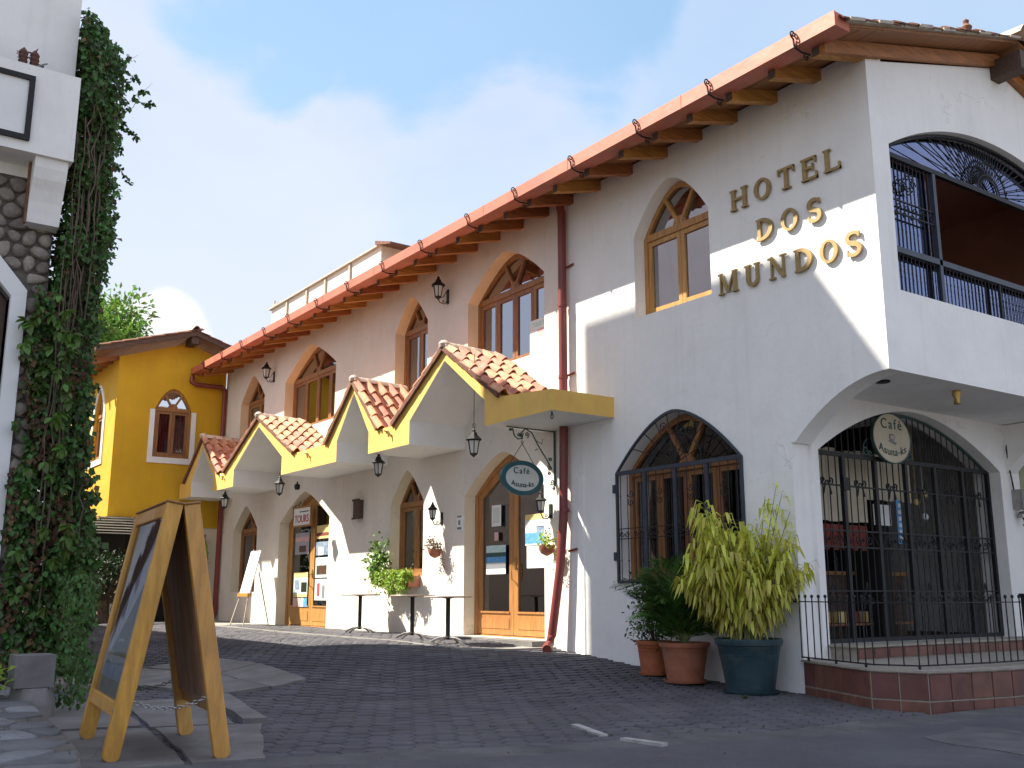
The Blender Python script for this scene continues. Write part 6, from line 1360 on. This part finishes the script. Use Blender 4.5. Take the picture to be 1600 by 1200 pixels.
for k, (b0, tip) in enumerate(tips):
    late = k >= 74; mid = b0.lerp(tip, .5) + up_ * .12 + (tip - b0) * -.03; pts = []
    for q in range(9): t = q / 8; pts.append(b0 * (1 - t) ** 2 + mid * 2 * t * (1 - t) + tip * t * t)
    st.tube(pts, [.010 - .007 * q / 8 for q in range(9)], 5); n = 50 if not late else 26
    for q in range(n):
        t = random.uniform(.12 if not late else .45, 1.0) ** .8; i = min(7, int(t * 8)); c = pts[i].lerp(pts[i + 1], t * 8 - i); a = random.uniform(0, 6.28)
        o_ = Vector((math.cos(a), math.sin(a), 0)); l = random.uniform(.11, .27) * (.85 if late else 1); w_ = l * random.uniform(.13, .20)
        # a leaf in two halves: out, then hanging down
        p1 = c + o_ * l * .45 + up_ * l * random.uniform(.0, .3); p2 = p1 + o_ * l * random.uniform(.15, .4) - up_ * l * random.uniform(.55, .9); s_ = o_.cross(up_).normalized(); nn = up_ * .2 * w_; r_ = min(1, max(0, random.gauss(.25 + .5 * (c.z - .5) / 1.7, .22)))
        m.add([c, p1 + s_ * w_ / 2 + nn, p1, p1 - s_ * w_ / 2 + nn, p1.lerp(p2, .5) + s_ * w_ * .45, p1.lerp(p2, .5) - s_ * w_ * .45, p2], [(0, 1, 2), (0, 2, 3), (1, 4, 2), (2, 4, 5), (2, 5, 3), (4, 6, 5)], 0, r_)
tag(m.build('foliage', 'leaf_yellow', YP, attr=True), kind='stuff'); st.build('stems', 'stem_green', YP, smooth=True)
PX2, PY2 = -1.37, -.52
pot('terracotta_plant_pot', 'middle terracotta pot with a wide rim holding the palm', PX2, PY2, .05, .215, .30, .47, 'pot_terracotta', bands=False)
PM = thing('areca_palm', 'dark green feathery palm in the middle terracotta pot', 'plant', (PX2, PY2, .5)); PM['group'] = 'potted plants at the corner'
m = MB(); st = MB()
for k in range(64):
    a = 2.4 * k + random.uniform(-.4, .4); L_ = random.uniform(.65, 1.35); e = random.uniform(.85, 1.45) if k % 4 else random.uniform(.5, .9)
    dx = RT * math.cos(a) * .62 + FW * math.sin(a) * .36 - RT * .06; pts = []
    for q in range(11):
        t = q / 10; pts.append(Vector((PX2, PY2, .48)) + dx * (L_ * (t * math.cos(e) + .30 * t * t)) + up_ * (L_ * (math.sin(e) * t * 1.15 - .34 * t * t * t)))
    st.tube(pts, [.009 - .006 * q / 10 for q in range(11)], 4); w0 = random.random()
    for q in range(56):
        t = .18 + .82 * (q // 2) / 28; i = min(9, int(t * 10)); c = pts[i].lerp(pts[i + 1], t * 10 - i); tg = (pts[i + 1] - pts[i]).normalized(); sd = tg.cross(up_)
        if sd.length < .05: sd = RT.copy()
        sd.normalize(); sg = 1 if q % 2 else -1; l = .30 * math.sin(math.pi * (t * .85 + .1)) + .06
        leaf(m, c, tg * 1.0 + sd * sg * .55 + up_ * (-.45 + random.uniform(-.2, .2)), tg.cross(sd) + rv(.1), l, .020, .1, r=min(1, max(0, w0 * .6 + .2 + random.uniform(-.2, .2))), bend=.12)
tag(m.build('fronds', 'leaf_palm', PM, attr=True), kind='stuff'); st.build('stems', 'stem_green', PM)
PX3, PY3 = -2.08, -.36
pot('orange_plant_pot', 'small orange clay pot standing leftmost against the wall', PX3, PY3, .09, .17, .225, .42, 'pot_orange')
SHB = thing('small_leaved_shrub', 'dark small leaved shrub in the leftmost orange pot', 'plant', (PX3, PY3, .5)); SHB['group'] = 'potted plants at the corner'
m = MB(); st = MB()
for k in range(26):
    v = Vector((random.gauss(0, .15), random.gauss(0, .12), random.uniform(-.02, .85))); c = Vector((PX3, PY3, .5)) + v; st.tube([(PX3, PY3, .45), tuple(Vector((PX3, PY3, .45)).lerp(c, .5) + rv(.02)), tuple(c)], .005, 4)
    for q in range(34):
        p = c + rv(.075) + Vector((0, 0, -.05)); leaf(m, p, rv(1) + Vector((0, 0, -.3)), up_ + rv(.4), random.uniform(.05, .08), .032, .2)
tag(m.build('foliage', 'leaf_shrub', SHB, attr=True), kind='stuff'); st.build('stems', 'stem_brown', SHB)
# ---- window box and wall baskets
WB = thing('window_box_plants', 'window box with bright lime trailing plants under the narrow cafe window', 'window box', (-9.2, -.15, 1.35))
m = MB(); m.box((-9.85, -.26, 1.22), (-8.68, -.005, 1.42)); m.build('box', 'pot_terracotta', WB)
m = MB(); g2 = MB()
for k in range(3000):
    x = random.uniform(-9.98, -8.62); dr_ = .30 * abs(noise.noise(Vector((x * 3, 1, 1)))) * 2 + .1; z = 1.52 - random.random() * dr_ * 1.7; y = -.28 + random.uniform(-.10, .14) - .04 * (1.45 - z)
    leaf(m, (x, y, z), (random.uniform(-.4, .4), random.uniform(-.6, .1), random.uniform(-1.2, .4)), Vector((0, -1, .5)) + rv(.4), random.uniform(.05, .09), .03, .2)
for k in range(520):
    v = rv(.13); leaf(g2, Vector((-9.88, -.25, 1.66)) + Vector((v.x * 1.0, v.y * .7, v.z * 1.5)), rv(1), Vector((0, -1, .5)) + rv(.4), random.uniform(.07, .13), .06, .2)
tag(m.build('trailing_leaves', 'leaf_lime', WB, attr=True), kind='stuff'); tag(g2.build('broad_leaves', 'leaf_tree', WB, attr=True), kind='stuff')
def basket(x, z, label, flower):
    t = thing('wall_basket', label, 'flower basket', (x, -.14, z)); m = MB()
    m.lathe([(.02, -.14), (.09, -.10), (.125, -.03), (.13, .02), (.115, .02), (.10, -.02)], (x, -.15, z), 14); m.build('pot', 'pot_terracotta', t, smooth=True); m = MB()
    for k in range(170):
        v = rv(.08); leaf(m, Vector((x, -.17, z + .08)) + Vector((v.x, v.y * .7, v.z * .8)), rv(1), Vector((0, -1, .4)) + rv(.4), .055, .03, .2)
    for k in range(90): leaf(m, (x + .16 + random.uniform(-.08, .08) + random.random() * .05, -.10 + random.uniform(-.06, .04), z - .42 * random.random()), rv(.5) + Vector((0, 0, -1)), Vector((0, -1, .4)) + rv(.4), .045, .022, .2)
    tag(m.build('flowers', flower, t, attr=True), kind='stuff')
basket(-7.93, 1.86, 'small basket of dry pinkish flowers on the sunlit wall', 'leaf_dead'); basket(-4.62, 1.80, 'small round basket half hidden by the red downpipe', 'leaf_lime')
# ---- bistro tables
def table(x, y, z, label):
    t = thing('bistro_table', label, 'table', (x, y, z), 'round bistro tables along the cafe wall'); m = MB()
    m.lathe([(.0, .685), (.35, .685), (.372, .692), (.375, .705), (.37, .712), (0, .712)], (x, y, z), 36); m.build('table_top', 'table_top', t, smooth=True)
    m = MB(); m.lathe([(.035, .06), (.035, .67), (.10, .684)], (x, y, z), 14); m.build('column', 'iron', t, smooth=True)
    for k in range(4):
        a = k * math.pi / 2 + .5; m = MB(); m.tube([(x + .02 * math.cos(a), y + .02 * math.sin(a), z + .10), (x + .15 * math.cos(a), y + .15 * math.sin(a), z + .085), (x + .27 * math.cos(a), y + .27 * math.sin(a), z + .04), (x + .31 * math.cos(a), y + .31 * math.sin(a), z + .012)], [.022, .02, .018, .02], 7)
        m.build('foot', 'steel', t, smooth=True)
table(-9.95, -.58, .375, 'round bistro table farthest from the cafe door'); table(-7.17, -1.02, .365, 'round bistro table in the middle, before the window box'); table(-5.72, -1.22, .35, 'round bistro table nearest the cafe door')
# ---- easel
E_ = thing('white_easel', 'pale wooden easel holding a tall white board by the wall', 'easel', (-15.6, -.65, .38))
m = MB(); bx = Vector((.62, 0, 0)); lo, hi = Vector((-15.86, -.74, 1.12)), Vector((-16.1, -.42, 2.10)); nn = Vector((0, -.03, -.008))
m.add([lo, lo + bx, hi + bx, hi, lo + nn, lo + bx + nn, hi + bx + nn, hi + nn], [(0, 1, 2, 3), (4, 5, 6, 7), (0, 1, 5, 4), (1, 2, 6, 5), (2, 3, 7, 6), (3, 0, 4, 7)]); m.build('board', 'paper', E_)
m = MB(); m.box((-15.88, -.82, 1.03), (-15.22, -.72, 1.11)); m.build('ledge', 'wood_board', E_)
for a, b in (((-15.80, -.76, 1.10), (-15.98, -.92, .375)), ((-15.3, -.76, 1.10), (-15.12, -.92, .375)), ((-15.6, -.42, 1.6), (-15.55, -.15, .38)), ((-15.86, -.70, 1.1), (-16.0, -.42, 2.14)), ((-15.36, -.70, 1.1), (-15.62, -.42, 2.14))): m = MB(); m.bar(a, b, .03, .02, up=(0, 1, 0)); m.build('leg', 'wood_grey', E_)
# ================================================================== SANDWICH BOARD
SBD = thing('sandwich_board', 'big honey coloured wooden sandwich board with a glazed poster and chains', 'sandwich board', (-.2, -7.2, 0))
AN, AF, BN, BF = Vector((.46, -7.64, 0)), Vector((-.86, -7.50, 0)), Vector((.74, -6.97, 0)), Vector((-.62, -6.80, 0))
ZA = 1.72; TN = Vector(((AN.x + BN.x) / 2, (AN.y + BN.y) / 2, ZA)); TF_ = Vector(((AF.x + BF.x) / 2, (AF.y + BF.y) / 2, ZA))
wd_ = (AF - AN).normalized()           # across the board
def panel(bN, bF, sgn, poster_on):
    tN = TN + Vector((0, 1, 0)) * (-.058 * sgn); tF = TF_ + Vector((0, 1, 0)) * (-.058 * sgn)
    up = (tN - bN).normalized(); ac = (bF - bN).normalized(); out_ = up.cross(ac).normalized()
    if out_.y * sgn > 0: out_ = -out_     # out_ points away from the other panel
    H_ = (tN - bN).length; W_ = (bF - bN).length; th = .112
    def pt(u, v, w_): return bN + ac * u + up * v + out_ * w_
    def block(u0, u1, v0, v1, w0, w1, nm, mn, bev=True):
        m = MB(); m.add([pt(u, v, w_) for w_ in (w0, w1) for u, v in ((u0, v0), (u1, v0), (u1, v1), (u0, v1))], [(0, 1, 2, 3), (4, 5, 6, 7), (0, 1, 5, 4), (1, 2, 6, 5), (2, 3, 7, 6), (3, 0, 4, 7)])
        o = m.build(nm, mn, SBD)
        if bev:
            b = o.modifiers.new('edge', 'BEVEL'); b.width = .009; b.segments = 2
        return o
    for u in (0, W_ - .075):         # stiles with rounded feet
        q = MB(); r_ = th / 2; prof = [(-r_, H_), (-r_, r_ * .7)] + [(-r_ * math.cos(t), r_ * .7 - r_ * .7 * math.sin(t)) for t in [math.pi * j / 10 for j in range(1, 10)]] + [(r_, r_ * .7), (r_, H_)]
        n = len(prof); q.add([pt(u + du, v, w_) for du in (0, .075) for w_, v in prof], [tuple(range(n)), tuple(range(n, 2 * n))] + [(j, (j + 1) % n, (j + 1) % n + n, j + n) for j in range(n)])
        o = q.build('stile', 'wood_board', SBD); b = o.modifiers.new('edge', 'BEVEL'); b.width = .006; b.segments = 2; b.limit_method = 'ANGLE'
    block(.077, W_ - .077, H_ - .10, H_ - .002, .0, th / 2 - .004, 'rail', 'wood_board'); block(.077, W_ - .077, .28, .38, .0, th / 2 - .004, 'rail', 'wood_board')
    block(-.012, W_ + .012, H_, H_ + .015, -th / 2 - .006, th / 2 + .006, 'top_cap', 'wood_window')
    if poster_on:
        b_ = block(.077, W_ - .077, .382, H_ - .102, .012, .026, 'poster', 'print_bark', False); v0, v1 = .382, H_ - .102; u0, u1 = .077, W_ - .077
        def patch(pts, w_, mn):
            m = MB(); P = [pt(u0 + (u1 - u0) * a, v0 + (v1 - v0) * b, w_) for a, b in pts]; m.add(P, [tuple(range(len(P)))]); o = m.build('print', mn, SBD); o.parent = b_; return o
        # u runs from the near stile to the far stile
        patch([(0, 0), (1, 0), (1, .09), (0, .09)], .0270, 'print_olive'); patch([(0, .09), (1, .09), (1, .22), (0, .22)], .0272, 'print_sky'); patch([(0, .22), (1, .22), (1, .41), (0, .41)], .0274, 'print_navy')
        patch([(0, .50), (0, .76), (.42, .48), (.30, .41), (0.02, .41)], .0276, 'print_navy'); patch([(0, .97), (.0, .74), (.35, .50), (.8, .22), (.97, .09), (1, .11), (1, .30), (.80, .42), (.5, .64), (.2, .86), (.1, 1), (.02, 1)], .0280, 'print_and_glare_grey')  # grey diagonal: reflection in the glazing, painted as a flat patch
        patch([(.36, .305), (.55, .30), (.55, .315), (.36, .32)], .0284, 'print_sky')
        pm = MB(); pm.add([pt(u, v, .031) for u, v in ((u0, v0), (u1, v0), (u1, v1), (u0, v1))], [(0, 1, 2, 3)]); pm.build('glazing', 'glass_clear', SBD)
    else: block(.077, W_ - .077, .382, H_ - .102, -.02, -.005, 'back_panel', 'wood_panel', False)
    if poster_on: block(.077, W_ - .077, .382, H_ - .102, -.02, -.005, 'back_panel', 'wood_panel', False)
    return pt
pa = panel(AN, AF, 1, True); pb = panel(BN, BF, -1, True)
def chain(a, b, sag):
    m = MB(); a, b = Vector(a), Vector(b); n = max(8, int((b - a).length / .026))
    for k in range(n):
        t = (k + .5) / n; c = a.lerp(b, t) - Vector((0, 0, sag * 4 * t * (1 - t))); d = (b - a).normalized(); s_ = Vector((0, 0, 1)) if k % 2 else d.cross(Vector((0, 0, 1))).normalized()
        m.tube([c + d * .019 * math.cos(q) + s_ * .011 * math.sin(q) for q in [j * math.pi / 4 for j in range(8)]], .0038, 4, closed=True)
    m.build('chain', 'steel', SBD, smooth=True)
for p_, W_ in ((pa, 1.33), (pb, 1.37)):
    for u in (.038, W_ - .038):
        for v in (.33, 1.62): m = MB(); c = p_(u, v, .057); d_ = (p_(u, v, .08) - c); m.tube([c, c + d_ * .3], .008, 8); m.build('screw', 'steel', SBD)
chain(pa(.04, .40, -.058), pb(.04, .42, -.058), .06); chain(pa(1.25, .40, -.058), pb(1.27, .44, -.058), .04)
for p_ in (pa, pb):
    for u in (.04, 1.27): m = MB(); m.tube([p_(u, .40 if p_ is pa else .42, -.056), p_(u, .40 if p_ is pa else .42, -.072)], .008, 6); m.build('screw_eye', 'steel', SBD)
